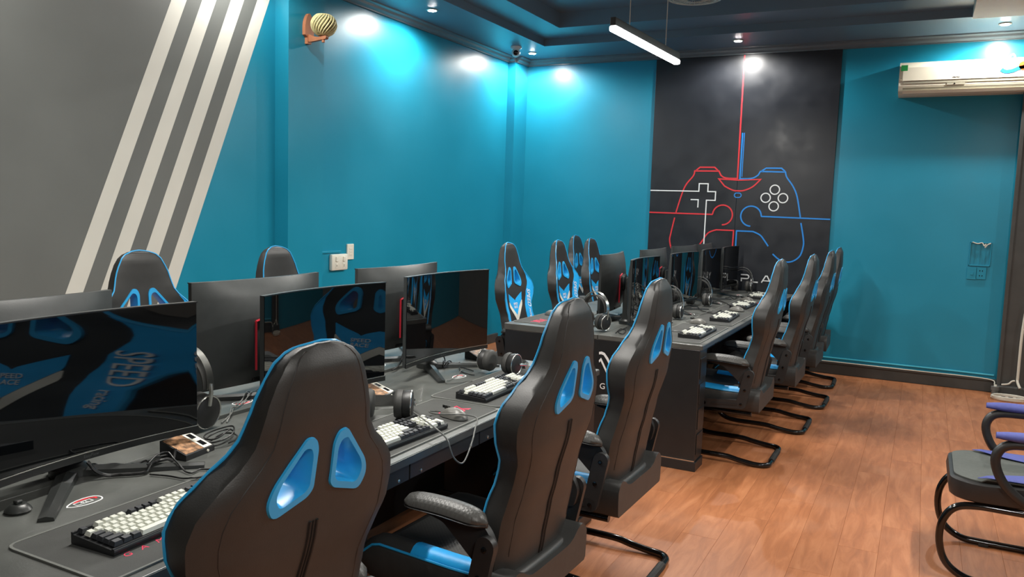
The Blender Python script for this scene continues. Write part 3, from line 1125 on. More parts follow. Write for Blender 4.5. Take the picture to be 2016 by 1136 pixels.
def make_chair():
    t = thing('gaming_chair', '', 'chair')
    # ---- backrest shell
    zs = [0.42 + 0.0 * k for k in range(1)]
    z = 0.42
    zs = [0.42 + (1.2 - 0.42) * k / 40 for k in range(41)] + [1.21, 1.22, 1.228, 1.235, 1.24, 1.2435, 1.246, 1.247]
    rings = []
    for z in zs:
        w = wz(z)
        ring = []
        for k in range(21):
            y = w * math.sin(PI / 2 * (-1 + k / 10))
            ring.append((rear_u(y * 0.995, z) - CU, y, z))
        ru, fu = rear_u(w, z), front_u(0.96 * w, z)
        for k in (1, 2, 3):
            f_ = k / 4
            ring.append((ru + (fu - ru) * f_ - CU, w * (1 - 0.04 * f_ * f_), z))
        for k in range(21):
            y = 0.96 * w * math.sin(PI / 2 * (1 - k / 10))
            ring.append((front_u(y, z) - CU, y, z))
        for k in (3, 2, 1):
            f_ = k / 4
            ring.append((ru + (fu - ru) * f_ - CU, -w * (1 - 0.04 * f_ * f_), z))
        rings.append(ring)
    back = MB().loft(rings).build('backrest', 'leather', t)
    cutters = []
    for s in (-1, 1):
        poly = [(p[0] * s, p[1]) for p in round_poly(inset(HOLE, 0.9), 0.018, 3)]
        c = MB().prism(poly, 'x', -CU - 0.1, -CU + 0.3).build('cutter', 'leather')
        md = back.modifiers.new('cut', 'BOOLEAN')
        md.operation = 'DIFFERENCE'
        md.object = c
        md.solver = 'EXACT'
        cutters.append(c)
    dg = bpy.context.evaluated_depsgraph_get()
    me = bpy.data.meshes.new_from_object(back.evaluated_get(dg))
    back.modifiers.clear()
    back.data = me
    me.shade_smooth()
    me.set_sharp_from_angle(angle=math.radians(50))
    for c in cutters:
        bpy.data.objects.remove(c)
    # ---- blue rims of the two openings
    for s in (-1, 1):
        po = [(p[0] * s, p[1]) for p in round_poly(HOLE, 0.022, 4)]
        pi_ = [(p[0] * s, p[1]) for p in round_poly(inset(HOLE, 0.66), 0.014, 4)]
        pm = [(p[0] * s, p[1]) for p in round_poly(inset(HOLE, 0.72), 0.016, 4)]
        R_ = [[(rear_u(*p) + 0.002 - CU, *p) for p in po], [(rear_u(*p) - 0.005 - CU, *p) for p in inset(po, 0.97)], [(rear_u(*p) - 0.005 - CU, *p) for p in pm],
              [(rear_u(*p) + 0.01 - CU, *p) for p in pi_], [(front_u(*p) - 0.008 - CU, *p) for p in pi_],
              [(front_u(*p) + 0.005 - CU, *p) for p in pm], [(front_u(*p) + 0.005 - CU, *p) for p in inset(po, 0.97)], [(front_u(*p) - 0.002 - CU, *p) for p in po]]
        R_.append(R_[0])
        MB().loft(R_, caps=False).build('opening_rim', 'blue_plastic', back, True, 30)['label'] = 'bright blue plastic rim of a head opening'
    # ---- piping along the front edge
    zz = [0.5 + (1.2 - 0.5) * k / 26 for k in range(27)] + [1.212, 1.222, 1.23, 1.237, 1.242, 1.246]
    side = [(front_u(0.96 * wz(z), z) + 0.001 - CU, 0.965 * wz(z), z) for z in zz]
    path = side + [(side[-1][0], 0, 1.2485)] + [(a, -b, c) for a, b, c in reversed(side)]
    MB().tube(path, 0.0034, 6).build('piping', 'blue_plastic', back, True)['label'] = 'blue piping'
    # seam of the rear panel
    zz = [0.5 + (1.2 - 0.5) * k / 20 for k in range(21)] + [1.215, 1.226, 1.234]
    side = [(rear_u(0.8 * wz(z), z) - CU, 0.8 * wz(z), z) for z in zz]
    MB().tube(side + [(a, -b, c) for a, b, c in reversed(side)], 0.0016, 5).build('rear_seam', 'black_plastic', back, True)
    # zip on the rear
    zb = MB()
    for dy, r in ((-0.009, 0.0035), (0.0, 0.0022), (0.009, 0.0035)):
        zb.tube([(rear_u(0, z) - 0.0008 - CU, dy, z) for z in [0.44 + 0.44 * k / 12 for k in range(13)]], r, 6)
    zb.build('zip', 'rubber_black', back)
    # ---- coloured panels of the front
    zz = [0.53 + (1.03 - 0.53) * k / 20 for k in range(21)]
    for s in (-1, 1):
        inner = lambda z: s * wz(z) * (interp(z, [(0.53, 0.70), (0.7, 0.64), (0.88, 0.66), (0.96, 0.80), (1.03, 0.94)]))
        outer = lambda z: s * wz(z) * 0.955
        patch(zz, inner, outer, 6, 0.0018).build('wing_panel', 'blue_leather', back, True, 50)['label'] = 'bright blue side panel'
    # chevron: two blue arms over a white V
    for s in (-1, 1):
        tri = [0.715 + (0.878 - 0.715) * k / 14 for k in range(15)]

        def yo(z, s=s):
            return s * max(0.001, (z - 0.715) / 0.108 * 0.112 if z < 0.823 else 0.112 + (z - 0.823) * 0.1)

        def yi(z, s=s):
            return s * max(0.0, (z - 0.825) / (0.878 - 0.825) * 0.116)
        patch(tri, yi, yo, 4, 0.0018).build('chevron_arm', 'blue_leather', back, True, 50)
        tv = [0.665 + (0.818 - 0.665) * k / 12 for k in range(13)]

        def vo(z, s=s):
            return s * (0.002 + (z - 0.665) / (0.785 - 0.665) * 0.112 if z < 0.785 else 0.114)

        def vi(z, s=s):
            return s * max(0.0, (z - 0.715) / 0.108 * 0.112 + 0.002)
        patch(tv, vi, vo, 3, 0.002).build('chevron_band', 'white_paint', back, True, 50)['label'] = 'white V band'
    for txt, zc, sz in (('SPEED', 0.796, 0.026), ('RACE', 0.772, 0.026)):
        me = text_mesh(txt, sz, 0.0004)
        wrap_text(me, 0.0, zc, False, 0.0035)
        link('chest_lettering', me, 'white_line', back)
    me = text_mesh('SPEED', 0.05, 0.0004, 'LEFT', shear=0.35)
    wrap_text(me, 0.2, 0.90, True, 0.0045)
    link('wing_lettering', me, 'white_line', back)
    me = text_mesh('racing', 0.028, 0.0004, 'LEFT', shear=0.3)
    wrap_text(me, 0.195, 0.75, True, 0.0045)
    link('wing_lettering', me, 'white_line', back)
    # ---- seat
    def seat_ring(u, k0=1.0):
        # half width, bottom and top at distance u
        e = max(0.0, (u - 0.56) / 0.1)
        w = 0.262 - 0.02 * e * e
        zc = 0.432 + 0.012 * min(1, max(0, (u - 0.3) / 0.3)) - 0.05 * e * e
        bol = 0.04 * (1 - 0.5 * e)
        bot = 0.335 + 0.045 * e * e
        pts = []
        for k in range(25):
            y = w * math.sin(PI / 2 * (-1 + k / 12))
            s = abs(y) / w
            zt_ = zc + bol * (1 / (1 + math.exp(-(s - 0.66) * 18))) - 0.035 * max(0, s - 0.85) ** 2 / 0.0225
            pts.append((u - CU, y, zt_))
        pts += [(u - CU, w, 0.40), (u - CU, w * 0.985, bot + 0.01), (u - CU, w * 0.95, bot), (u - CU, -w * 0.95, bot), (u - CU, -w * 0.985, bot + 0.01), (u - CU, -w, 0.40)]
        return pts

    def seat_z(u, y):
        r = seat_ring(u)
        for a, b in zip(r, r[1:25]):
            if a[1] <= y <= b[1]:
                return a[2] + (b[2] - a[2]) * (y - a[1]) / max(1e-6, b[1] - a[1])
        return r[0][2]
    us = [0.085, 0.1, 0.16, 0.22, 0.3, 0.38, 0.46, 0.54, 0.58, 0.62, 0.645, 0.66]
    seat = MB().loft([seat_ring(u) for u in us]).build('seat', 'leather_soft', t, True, 50)
    rr = []
    for u in [0.22 + 0.36 * k / 12 for k in range(13)]:
        ys = [-0.15 + 0.3 * k / 8 for k in range(9)]
        rr.append([(u - CU, y, seat_z(u, y) + 0.002) for y in ys] + [(u - CU, y, seat_z(u, y) + 0.0005) for y in reversed(ys)])
    MB().loft(rr).build('quilted_panel', 'quilt', seat, True, 50)
    for s in (-1, 1):
        rr = []
        for u in [0.2 + 0.24 * k / 8 for k in range(9)]:
            ys = [s * (0.175 + 0.078 * k / 5) for k in range(6)]
            rr.append([(u - CU, y, seat_z(u, y) + 0.003) for y in ys] + [(u - CU, y, seat_z(u, y) + 0.0005) for y in reversed(ys)])
        MB().loft(rr).build('side_panel', 'blue_leather', seat, True, 50)['label'] = 'bright blue seat side panel'
        MB().tube([(u - CU, s * 0.258 * (1 - 0.06 * max(0, (u - 0.56) / 0.1) ** 2), seat_z(u, s * 0.255) + 0.002) for u in [0.18 + 0.46 * k / 16 for k in range(17)]], 0.0042, 6).build('seat_piping', 'blue_plastic', seat, True)
    # padded block behind the seat, below the back
    rb = []
    for k in range(13):
        y = -0.25 + 0.5 * k / 12
        e = (abs(y) / 0.25) ** 3
        sec = round_poly([(0.09 + 0.03 * e, 0.345), (0.2, 0.337), (0.2, 0.43), (0.104 + 0.03 * e, 0.452 - 0.02 * e)], 0.03, 4)
        rb.append([(p[0] - CU, y, p[1]) for p in sec])
    MB().loft(rb).build('rear_block', 'leather', seat, True, 60)
    # ---- hinges and armrests
    for s in (-1, 1):
        ya, yb = sorted((s * 0.292, s * 0.314))
        h = MB().prism(capsule((0.145 - CU, 0.568), (0.182 - CU, 0.39), 0.03), 'y', ya, yb).build('hinge_plate', 'black_plastic', t, True, 40)
        yc, yd = sorted((s * 0.264, s * 0.3))
        MB().prism(capsule((0.182 - CU, 0.388), (0.40 - CU, 0.372), 0.026), 'y', ya, yb).build('hinge_rail', 'black_plastic', h, True, 40)
        MB().prism(capsule((0.21 - CU, 0.385), (0.35 - CU, 0.376), 0.006), 'y', *sorted((s * 0.313, s * 0.3165))).build('rail_groove', 'desk_metal', h, True, 40)
        for (u, z) in ((0.146, 0.562), (0.164, 0.475), (0.182, 0.388), (0.395, 0.372)):
            MB().lathe([(0.0085, s * 0.312), (0.0085, s * 0.317), (0.005, s * 0.3175)], 10, (u - CU, 0, z), 'y').build('bolt', 'gloss_tube', h)
        arm = MB().prism(round_poly([(0.40 - CU, 0.632), (0.17 - CU, 0.626), (0.145 - CU, 0.6), (0.125 - CU, 0.56), (0.14 - CU, 0.5), (0.19 - CU, 0.505), (0.24 - CU, 0.55), (0.30 - CU, 0.602), (0.40 - CU, 0.622)], 0.015, 3), 'y', *sorted((s * 0.2665, s * 0.2915))).build('armrest_support', 'black_plastic', t, True, 40)
        rr, r2 = [], []
        for k in range(15):
            f_ = k / 14
            u = 0.15 + 0.285 * f_
            e = (1 - abs(2 * f_ - 1) ** 5) ** 0.5 if 0 < f_ < 1 else 0.12
            zc = 0.628 + 0.010 * f_ + 0.008 * math.sin(PI * f_)
            w, hh = 0.04 * max(e, 0.12), 0.034 * max(e, 0.12)
            yc = s * 0.292
            rr.append([(u - CU, yc + w * math.cos(a), zc + (hh * math.sin(a) if math.sin(a) > 0 else 0.004 * math.sin(a))) for a in [2 * PI * q / 14 for q in range(14)]])
            r2.append([(u - CU, yc + w * 1.03 * math.cos(a), zc - 0.006 + 0.007 * math.sin(a)) for a in [2 * PI * q / 14 for q in range(14)]])
        MB().loft(rr).build('arm_pad', 'quilt', arm, True, 60)
        MB().loft(r2).build('arm_tray', 'black_plastic', arm, True, 60)
    # ---- cantilever tube base
    half = []
    yb = 0.235
    half = [(0.13, yb, 0.319), (0.5, yb, 0.319), (0.57, yb, 0.314), (0.612, yb, 0.285), (0.622, yb, 0.23), (0.618, yb, 0.15), (0.59, yb, 0.085), (0.54, yb, 0.053), (0.47, yb, 0.042), (0.36, yb, 0.042), (0.26, yb, 0.040), (0.19, yb, 0.028), (0.11, yb, 0.018), (0.075, yb * 0.995, 0.0165), (0.045, yb * 0.955, 0.0165), (0.024, yb * 0.85, 0.0165), (0.0165, yb * 0.68, 0.0165)]
    full = half + [(0.016, 0, 0.0165)] + [(a, -b, c) for a, b, c in reversed(half)]
    pts = smooth_path([(a - CU, b, c) for a, b, c in full], 4)
    MB().tube(pts, 0.0155, 10).build('sled_base', 'gloss_tube', t, True, 60)
    MB().tube([(0.016 - CU, y, 0.0185) for y in [-0.12 + 0.24 * k / 10 for k in range(11)]], [0.0178 + (0.0008 if k % 2 else 0) for k in range(11)], 10).build('rubber_sleeve', 'rubber', t, True, 30)
    for u in (0.2, 0.48):
        MB().box(u - 0.02 - CU, u + 0.02 - CU, -0.24, 0.24, 0.305, 0.336, 0.003).build('cross_bar', 'gloss_tube', t)
    return t


proto_chair = make_chair()
CHAIRS = [
    # label, x of rear loop end, y, facing angle (deg)
    ('black gaming chair closest to the viewer, back turned, cut off by the bottom edge', -1.032, 1.21, 174),
    ('black gaming chair second closest, back turned, its left armrest and seat in view', -0.865, 2.19, 178),
    ('black gaming chair beside the gap between the two desks, back turned', -0.875, 3.1, 179),
    ('black gaming chair in profile at the near corner of the far desk', -0.715, 5.1, 180),
    ('black gaming chair in profile, second along the right side of the far desk', -0.635, 6.0, 180),
    ('black gaming chair in profile, third along the right side of the far desk', -0.60, 6.86, 180),
    ('black gaming chair farthest along the right side of the far desk', -0.62, 7.72, 182),
    ('gaming chair facing the viewer in front of the white wall stripes', -3.37, 2.6, -12),
    ('gaming chair of which only the black head shows, in front of the plain blue wall', -3.31, 3.43, 0),
    ('gaming chair with blue wings and white chevron, first beside the far desk corner', -2.79, 5.28, 3),
    ('gaming chair with blue wings, second along the left side of the far desk', -2.78, 6.17, 2),
    ('gaming chair with blue wings half hidden behind the red-lined monitor back', -2.795, 6.95, 0),
    ('gaming chair rearmost on the left, pushed back towards the corner pilaster', -3.20, 7.55, 0),
]
for i, (lab, xe, y, r) in enumerate(CHAIRS):
    o = proto_chair if i == 0 else copy_tree(proto_chair)
    a = math.radians(r)
    o.location = (xe + CU * math.cos(a), y + CU * math.sin(a), 0)
    o.rotation_euler = (0, 0, a)
    tag(o, lab, 'chair', 'black and blue gaming chairs')
    if i == 0:      # this one has its back reclined a little further
        a_back = [c for c in o.children if c.name.startswith('backrest')][0]


pv = Vector((0.17 - CU, 0, 0.47))
for c in proto_chair.children:      # and its armrests set a notch lower
    if c.name.startswith('armrest_support'):
        c.location.z = -0.03
a_back.matrix_local = Matrix.Translation(pv) @ Matrix.Rotation(math.radians(-3.5), 4, 'Y') @ Matrix.Translation(-pv)

# ================================================================== HEADSETS
def make_headset():
    t = thing('headset', '', 'headset')
    for s in (-1, 1):
        cup = MB().lathe([(0.012, s * 0.064), (0.046, s * 0.066), (0.05, s * 0.078), (0.05, s * 0.094), (0.042, s * 0.1)], 24, (0, 0, 0.055), 'y').build('ear_cup', 'black_plastic', t, True, 50)
        MB().lathe([(0.026, s * 0.036), (0.046, s * 0.038), (0.052, s * 0.05), (0.05, s * 0.066), (0.026, s * 0.067)], 24, (0, 0, 0.055), 'y').build('ear_cushion', 'ear_pad', cup, True, 60)
        MB().tube([(0.048 * math.cos(2 * PI * k / 24), s * 0.0965, 0.055 + 0.048 * math.sin(2 * PI * k / 24)) for k in range(24)], 0.0028, 6, closed=True).build('silver_ring', 'chrome', cup, True)
        MB().tube([(0, s * 0.1, 0.075), (0, s * 0.104, 0.115), (0, s * 0.1, 0.14)], 0.006, 8).build('yoke', 'chrome', t, True)
    for nm, m, ry, rz_, w, th in (('headband', 'chrome', 0.103, 0.115, 0.012, 0.0035), ('inner_strap', 'ear_pad', 0.093, 0.092, 0.02, 0.005)):
        rs = []
        for k in range(25):
            a = PI * k / 24
            c, sn = math.cos(a), math.sin(a)
            rs.append([(-w, ry * c, 0.125 + rz_ * sn), (w, ry * c, 0.125 + rz_ * sn), (w, (ry - th) * c, 0.125 + (rz_ - th) * sn), (-w, (ry - th) * c, 0.125 + (rz_ - th) * sn)])
        MB().loft(rs).build(nm, m, t, True, 40)
    return t


hs = make_headset()
HEADS = [
    ('headset standing with a shiny metal band between the two nearest screens', onz(398, 846, 0.751) + Vector((-0.09, 0, 0)), (4, 0, 93), 1.12),
    ('headset lying against the keyboard behind the closest chair', onz(772, 829, 0.751) + Vector((-0.035, 0.0, 0)), (0, -100, -62), 1.0),
    ('headset lying with both ear cups up at the far end of the nearer desk', onz(983, 737, 0.751), (0, -100, -95), 0.95),
    ('headset standing on the near left corner of the far desk', onz(1180, 650, 0.751) + Vector((-0.04, 0, 0)), (4, 0, 72), 1.0),
    ('headset standing between the second and third screens of the far desk', ony(1378, 545, 6.565), (0, 0, 90), 1.0),
    ('headset standing between the first and second screens of the far desk', ony(1319, 560, 5.61), (0, 0, 90), 1.0),
    ('headset standing at the screen next to the lettering of the mural', ony(1462, 535, 8.12), (0, 0, 90), 1.0),
]
for i, (lab, p, r, sc_) in enumerate(HEADS):
    o = hs if i == 0 else copy_tree(hs)
    o.location = (p.x, p.y, 0.7515 + (0.046 if r[1] else 0.0))
    o.rotation_euler = (math.radians(r[0]), math.radians(r[1]), math.radians(r[2]))
    if r[0]:      # one cup stands on the slightly higher left worktop
        o.location.z = 0.7515 + 0.0065
    if r[1]:
        # lying: ear cups upright, band resting on the desk behind
        Rm = Matrix.Rotation(math.radians(r[2]), 4, 'Z') @ Matrix.Rotation(math.radians(r[1]), 4, 'Y') @ Matrix.Translation((0, 0, -0.055))
        o.matrix_world = Matrix.Translation((p.x, p.y, 0.7515 + 0.0575)) @ Rm
    o.scale = (sc_,) * 3
    tag(o, lab, 'headset', 'headsets on the desks')


# ================================================================== MICE
def make_mouse():
    t = thing('mouse', '', 'mouse')
    rs = []
    for k in range(11):
        f_ = k / 10
        x = -0.062 + 0.124 * f_
        e = max(0.1, (1 - abs(2 * f_ - 1) ** 3.2)) ** 0.5
        w = 0.033 * e * (1 - 0.08 * math.sin(PI * f_))
        h = 0.035 * e * (0.72 + 0.28 * math.sin(PI * min(1, f_ * 1.15)))
        rs.append([(x, w * math.cos(a), 0.002 + h * max(0, math.sin(a)) if math.sin(a) > 0 else 0.002) for a in [2 * PI * q / 16 for q in range(16)]])
    MB().loft(rs).build('shell', 'mouse', t, True, 60)
    MB().lathe([(0.010, -0.004), (0.011, 0.0), (0.010, 0.004)], 12, (0.034, 0, 0.028), 'y').build('scroll_wheel', 'rubber', t, True)
    MB().box(-0.005, 0.058, -0.0006, 0.0006, 0.026, 0.0355).build('button_gap', 'cam_black', t)
    return t


ms = make_mouse()
MICE = [
    ('grey mouse beside the pink logo between the two closest chairs', onz(893, 822, 0.754), 165),
    ('grey mouse behind the first keyboard of the far desk', onz(1374, 637, 0.754), 170),
    ('grey mouse behind the second keyboard of the far desk', onz(1450, 612, 0.754), 170),
    ('grey mouse behind the third keyboard of the far desk', onz(1471, 593, 0.754), 170),
    ('grey mouse behind the last keyboard of the far desk', onz(1516, 573, 0.754), 170),
    ('dark mouse at the edge of the left desk mat on the far desk', onz(1088, 621, 0.766), -10),
]
for i, (lab, p, r) in enumerate(MICE):
    o = ms if i == 0 else copy_tree(ms)
    o.location = (p.x, p.y, p.z + 0.0005)
    o.rotation_euler = (0, 0, math.radians(r))
    tag(o, lab, 'mouse', 'computer mice on the desks')


# ================================================================== CABLES AND SMALL THINGS ON THE DESKS
def dz(px, py, z=0.7535):
    p = onz(px, py, z)
    if z < 0.765 and p.x < (-2.1 if p.y < 4 else -1.86):
        p = onz(px, py, 0.7655)
    return (p.x, p.y, p.z)


def label_box(label, p, rz):
    t = thing('label_box', label, 'box', (p[0], p[1], 0.7505), rz)
    tilt = [(-0.045, 0.0), (0.05, 0.0), (0.05, 0.016), (-0.045, 0.048)]
    MB().prism(tilt, 'x', -0.06, 0.06).xform(Matrix.Rotation(-R90, 4, 'Z')).build('case', 'kb_case', t)
    # printed card on the sloping lid
    sl = (0.016 - 0.048) / 0.095

    def card(nm, m, y0, y1, x0, x1, lift):
        vs_ = []
        for l in (0.0002, lift):
            for x, y in ((x0, y0), (x1, y0), (x1, y1), (x0, y1)):
                vs_.append((x, y, 0.048 + (x + 0.045) * sl + l))
        return MB().add(vs_, [(0, 3, 2, 1), (4, 5, 6, 7), (0, 1, 5, 4), (1, 2, 6, 5), (2, 3, 7, 6), (3, 0, 4, 7)]).build(nm, m, t)
    card('picture_card', 'picture', -0.055, 0.018, -0.04, 0.045, 0.001)
    c = card('white_label', 'white_plastic', 0.02, 0.055, -0.04, 0.045, 0.001)
    for k in range(2):
        card('label_mark', 'cam_black', 0.028, 0.047, -0.03 + k * 0.04, -0.005 + k * 0.04, 0.0014)
    MB().lathe([(0.004, 0), (0.004, 0.003)], 8, (0.05, 0.03, 0.008), 'x').build('indicator', 'white_plastic', t)


p = dz(368, 893, 0.75)
label_box('small black box with a printed picture card under the nearest screen corner', p, math.radians(8))
p = dz(741, 782, 0.75)
label_box('small black box with a white label beside the closest chair head', p, math.radians(5))
p = dz(944, 705, 0.75)
label_box('small black box with a white label under the third screen edge', p, math.radians(-15))
p = dz(36, 1008, 0.75)
t = thing('cable_grommet', 'round black cap lying on the desk at the left edge', 'cap', p)
MB().lathe([(0.026, 0.0005), (0.03, 0.006), (0.026, 0.012), (0.018, 0.02), (0.015, 0.021)], 20).build('cap_body', 'stand', t, True)
MB().box(-0.008, 0.008, -0.008, 0.008, 0.0205, 0.03, 0.003).build('cap_tab', 'stand', t)

# what a lead on a desk can lie on: it is draped over these, and over the leads laid before it
from mathutils.bvhtree import BVHTree
bpy.context.view_layer.update()
SUP = []


def support(o):
    vs_ = [o.matrix_world @ v.co for v in o.data.vertices]
    lo = Vector([min(v[i] for v in vs_) for i in range(3)])
    hi = Vector([max(v[i] for v in vs_) for i in range(3)])
    SUP.append((BVHTree.FromPolygons(vs_, [tuple(p.vertices) for p in o.data.polygons]), lo, hi))


for o in list(bpy.data.objects):
    if o.type == 'MESH' and o.parent and o.name.split('.')[0] in (
            'worktop', 'cable_strip', 'cloth', 'stitched_edge', 'printed_logo', 'case', 'foot_leg', 'foot_hub', 'shell', 'emblem', 'emblem_arc', 'emblem_frame',
            'emblem_number', 'key', 'white_keys', 'black_keys', 'picture_card', 'white_label', 'label_mark', 'trim_line'):
        support(o)


def drape(pts, r):
    out = []
    for p in pts:
        z = p.z
        if 0.74 < z < 0.83:
            for dx, dy in ((0, 0), (2, 0), (-2, 0), (0, 2), (0, -2), (1.4, 1.4), (1.4, -1.4), (-1.4, 1.4), (-1.4, -1.4)):
                q = Vector((p.x + dx * r, p.y + dy * r, 0.86))
                for bv, lo, hi in SUP:
                    if lo.x <= q.x <= hi.x and lo.y <= q.y <= hi.y:
                        h = bv.ray_cast(q, Vector((0, 0, -1)), 0.14)
                        if h[0] is not None:
                            z = max(z, h[0].z + r + 0.0025)
        out.append(z)
    n = len(out)
    # let the lead rise and fall over a little length, never sinking below what carries it
    wide = [max(out[max(0, i - 1):i + 2]) for i in range(n)]
    for _ in range(3):
        wide = [max(out[i], (wide[max(0, i - 1)] + wide[i] + wide[min(n - 1, i + 1)]) / 3) for i in range(n)]
    return [Vector((p.x, p.y, w if 0.74 < p.z < 0.83 else p.z)) for p, w in zip(pts, wide)]


def cable(label, pts, r=0.0028, m='cable', n=6, name='cable', closed=False):
    path = smooth_path(pts, n * 2, closed)
    c = MB().tube(drape(path, r), r, 6, closed)
    o = c.build(name, m, None, True, 60)
    support(o)
    return tag(o, label, 'cable')


mp_ = MICE[0][1]
cable('grey mouse cable looping over the desk edge and back across the keyboard',
      [(mp_.x - 0.067, mp_.y + 0.018, 0.762), (mp_.x - 0.085, mp_.y - 0.03, 0.77), (mp_.x - 0.03, mp_.y - 0.06, 0.775), (-1.36, 2.40, 0.775), (-1.315, 2.335, 0.755), (-1.29, 2.25, 0.70), (-1.285, 2.2, 0.675), (-1.30, 2.17, 0.70), (-1.325, 2.165, 0.755), dz(850, 838, 0.79), dz(826, 820, 0.795), dz(814, 812, 0.79)], 0.0028, 'cable_grey')
cable('thick black power lead drooping from under the nearest screen', [dz(172, 909, 0.80), dz(190, 930, 0.77), dz(225, 938), dz(280, 934), dz(300, 925), dz(325, 918), dz(345, 905)], 0.0048)
cable('thin black lead curling under the nearest screen', [dz(150, 920), dz(185, 914), dz(195, 917), dz(225, 914), dz(262, 918), dz(288, 908), dz(298, 922), dz(330, 915)], 0.0026)
cable('black lead with a loop beside the labelled box', [dz(290, 932), dz(330, 915), dz(372, 932), dz(395, 925), dz(425, 928), dz(385, 945), dz(330, 938), dz(295, 935)], 0.0026)
coil = []
for k in range(44):
    a = 2 * PI * k / 14
    p = Vector(dz(434 + 3 * math.sin(k), 872))
    coil.append((p.x + 0.034 * math.cos(a) * (1 + 0.15 * math.sin(k * 0.7)), p.y + 0.05 * math.sin(a), 0.757 + 0.0018 * (k / 2.2) + 0.012 * math.sin(a)))
cable('coiled and tied black lead beside the closest chair shoulder', coil, 0.0025, n=3)
cable('twin grey leads running along the desk middle behind the headset', [dz(436, 833), dz(444, 826), dz(455, 815), dz(462, 802, 0.765), dz(485, 782, 0.768), dz(508, 765, 0.768)], 0.0024, 'cable_grey')
cable('grey lead running beside the twin lead behind the headset', [dz(446, 832), dz(452, 820), dz(456, 808, 0.765), dz(470, 800, 0.768), dz(512, 768, 0.768)], 0.0024, 'cable_grey')
cable('black lead hanging behind the third screen of the nearer desk', [onx(868, 694, -2.02), onx(875, 706, -2.02), onx(876, 716, -2.02), dz(873, 725), dz(888, 718), dz(905, 714)], 0.0032)
cable('black lead crossing in front of the third screen foot', [dz(932, 731), dz(920, 727), dz(905, 724), dz(908, 732), dz(922, 737), dz(934, 739)], 0.0024)
cable('thin grey lead making an angle near the third keyboard', [dz(912, 728), dz(897, 742), dz(877, 754), dz(900, 754), dz(930, 752)], 0.0018, 'cable_grey')
cable('black headset lead lying across the third keyboard', [dz(990, 742, 0.79), dz(998, 747, 0.80), dz(1006, 752, 0.80), dz(1015, 759, 0.80), dz(1030, 766, 0.775)], 0.0024)
cable('dark leads bunched between the second and third screens', [onx(797, 690, -2.06), onx(792, 700, -2.05), dz(800, 705), dz(790, 712), dz(782, 722), dz(772, 728)], 0.003)
rnd = random.Random(3)
FARC = [((1345, 655), (1300, 650), (1272, 640), (1290, 628), (1240, 632)), ((1420, 622), (1385, 614), (1360, 602), (1335, 606), (1310, 600)),
        ((1402, 614), (1370, 622), (1345, 612), (1330, 620), (1350, 626)), ((1440, 604), (1415, 592), (1400, 598), (1385, 588), (1360, 596)),
        ((1466, 588), (1456, 584), (1446, 589), (1437, 585), (1428, 590)), ((1494, 577), (1487, 575), (1481, 579), (1475, 577), (1468, 582))]
NAMES = ['hidden partly by the third chair head', 'running to the second keyboard of the far desk', 'curling behind the first far keyboard', 'running to the third keyboard of the far desk', 'curling behind the last far keyboard', 'at the foot of the last far screen']
for pts, nm in zip(FARC, NAMES):
    cable('thin dark lead ' + nm, [dz(*p) for p in pts], 0.0032, 'cable_grey' if rnd.random() < 0.45 else 'cable')
cable('black lead hanging from the monitor back at the far desk corner', [(-1.80, 5.52, 0.93), (-1.795, 5.515, 0.84), (-1.80, 5.49, 0.765), (-1.81, 5.44, 0.7545), (-1.80, 5.40, 0.7545)], 0.0034)
cable('black lead looping on the near end of the far desk', [dz(1212, 656), dz(1222, 648), dz(1232, 651), dz(1226, 658), dz(1218, 653), dz(1234, 645)], 0.0026)


# ================================================================== VISITOR CHAIR
vc = thing('visitor_chair', 'black and indigo visitor chair with armrests cut off by the right edge', 'chair', (0.42, 4.01, 0))


def V(x, y, z):
    return (x - 0.42, y - 4.01, z)


ring = []
for k, z in enumerate((0.355, 0.362, 0.40, 0.432, 0.44)):
    ins = (0.02, 0.008, 0.0, 0.006, 0.03)[k]
    poly = [(0.165 + ins, 3.80), (0.165 + ins, 4.22), (0.25, 4.285 - ins), (0.63 - ins, 4.27 - ins), (0.63 - ins, 3.75 + ins), (0.25, 3.735 + ins)]
    ring.append([V(p[0], p[1], z + (0.012 if p[0] > 0.3 and k > 2 else 0)) for p in round_poly(poly, 0.07, 4)])
st = MB().loft(ring).build('seat', 'black_plastic', vc, True, 40)
top = round_poly([(0.185, 3.82), (0.185, 4.20), (0.26, 4.26), (0.61, 4.25), (0.61, 3.77), (0.26, 3.76)], 0.06, 4)
MB().loft([[V(p[0], p[1], 0.4405 + (0.012 if p[0] > 0.3 else 0.0)) for p in top], [V(p[0], p[1], 0.446 + (0.012 if p[0] > 0.3 else 0.0)) for p in top]]).build('seat_pad', 'office_grey', st, True, 40)
for s, ya, yb in ((1, 4.13, 4.245), (-1, 3.775, 3.89)):
    n_ = 10
    rs = []
    for k in range(n_ + 1):
        x = 0.27 + 0.34 * k / n_
        w = (1 - (1 - k / n_) ** 2.2)
        y_out = yb if s > 0 else ya
        y_in = y_out - s * 0.14 * w - s * 0.004
        z = 0.4465 + (0.012 if x > 0.3 else 0.006)
        rs.append([V(x, y_in, z), V(x, y_out, z), V(x, y_out, z + 0.002), V(x, y_in, z + 0.002)])
    MB().loft(rs).build('side_inlay', 'office_blue', st)['label'] = 'indigo fabric inlay'
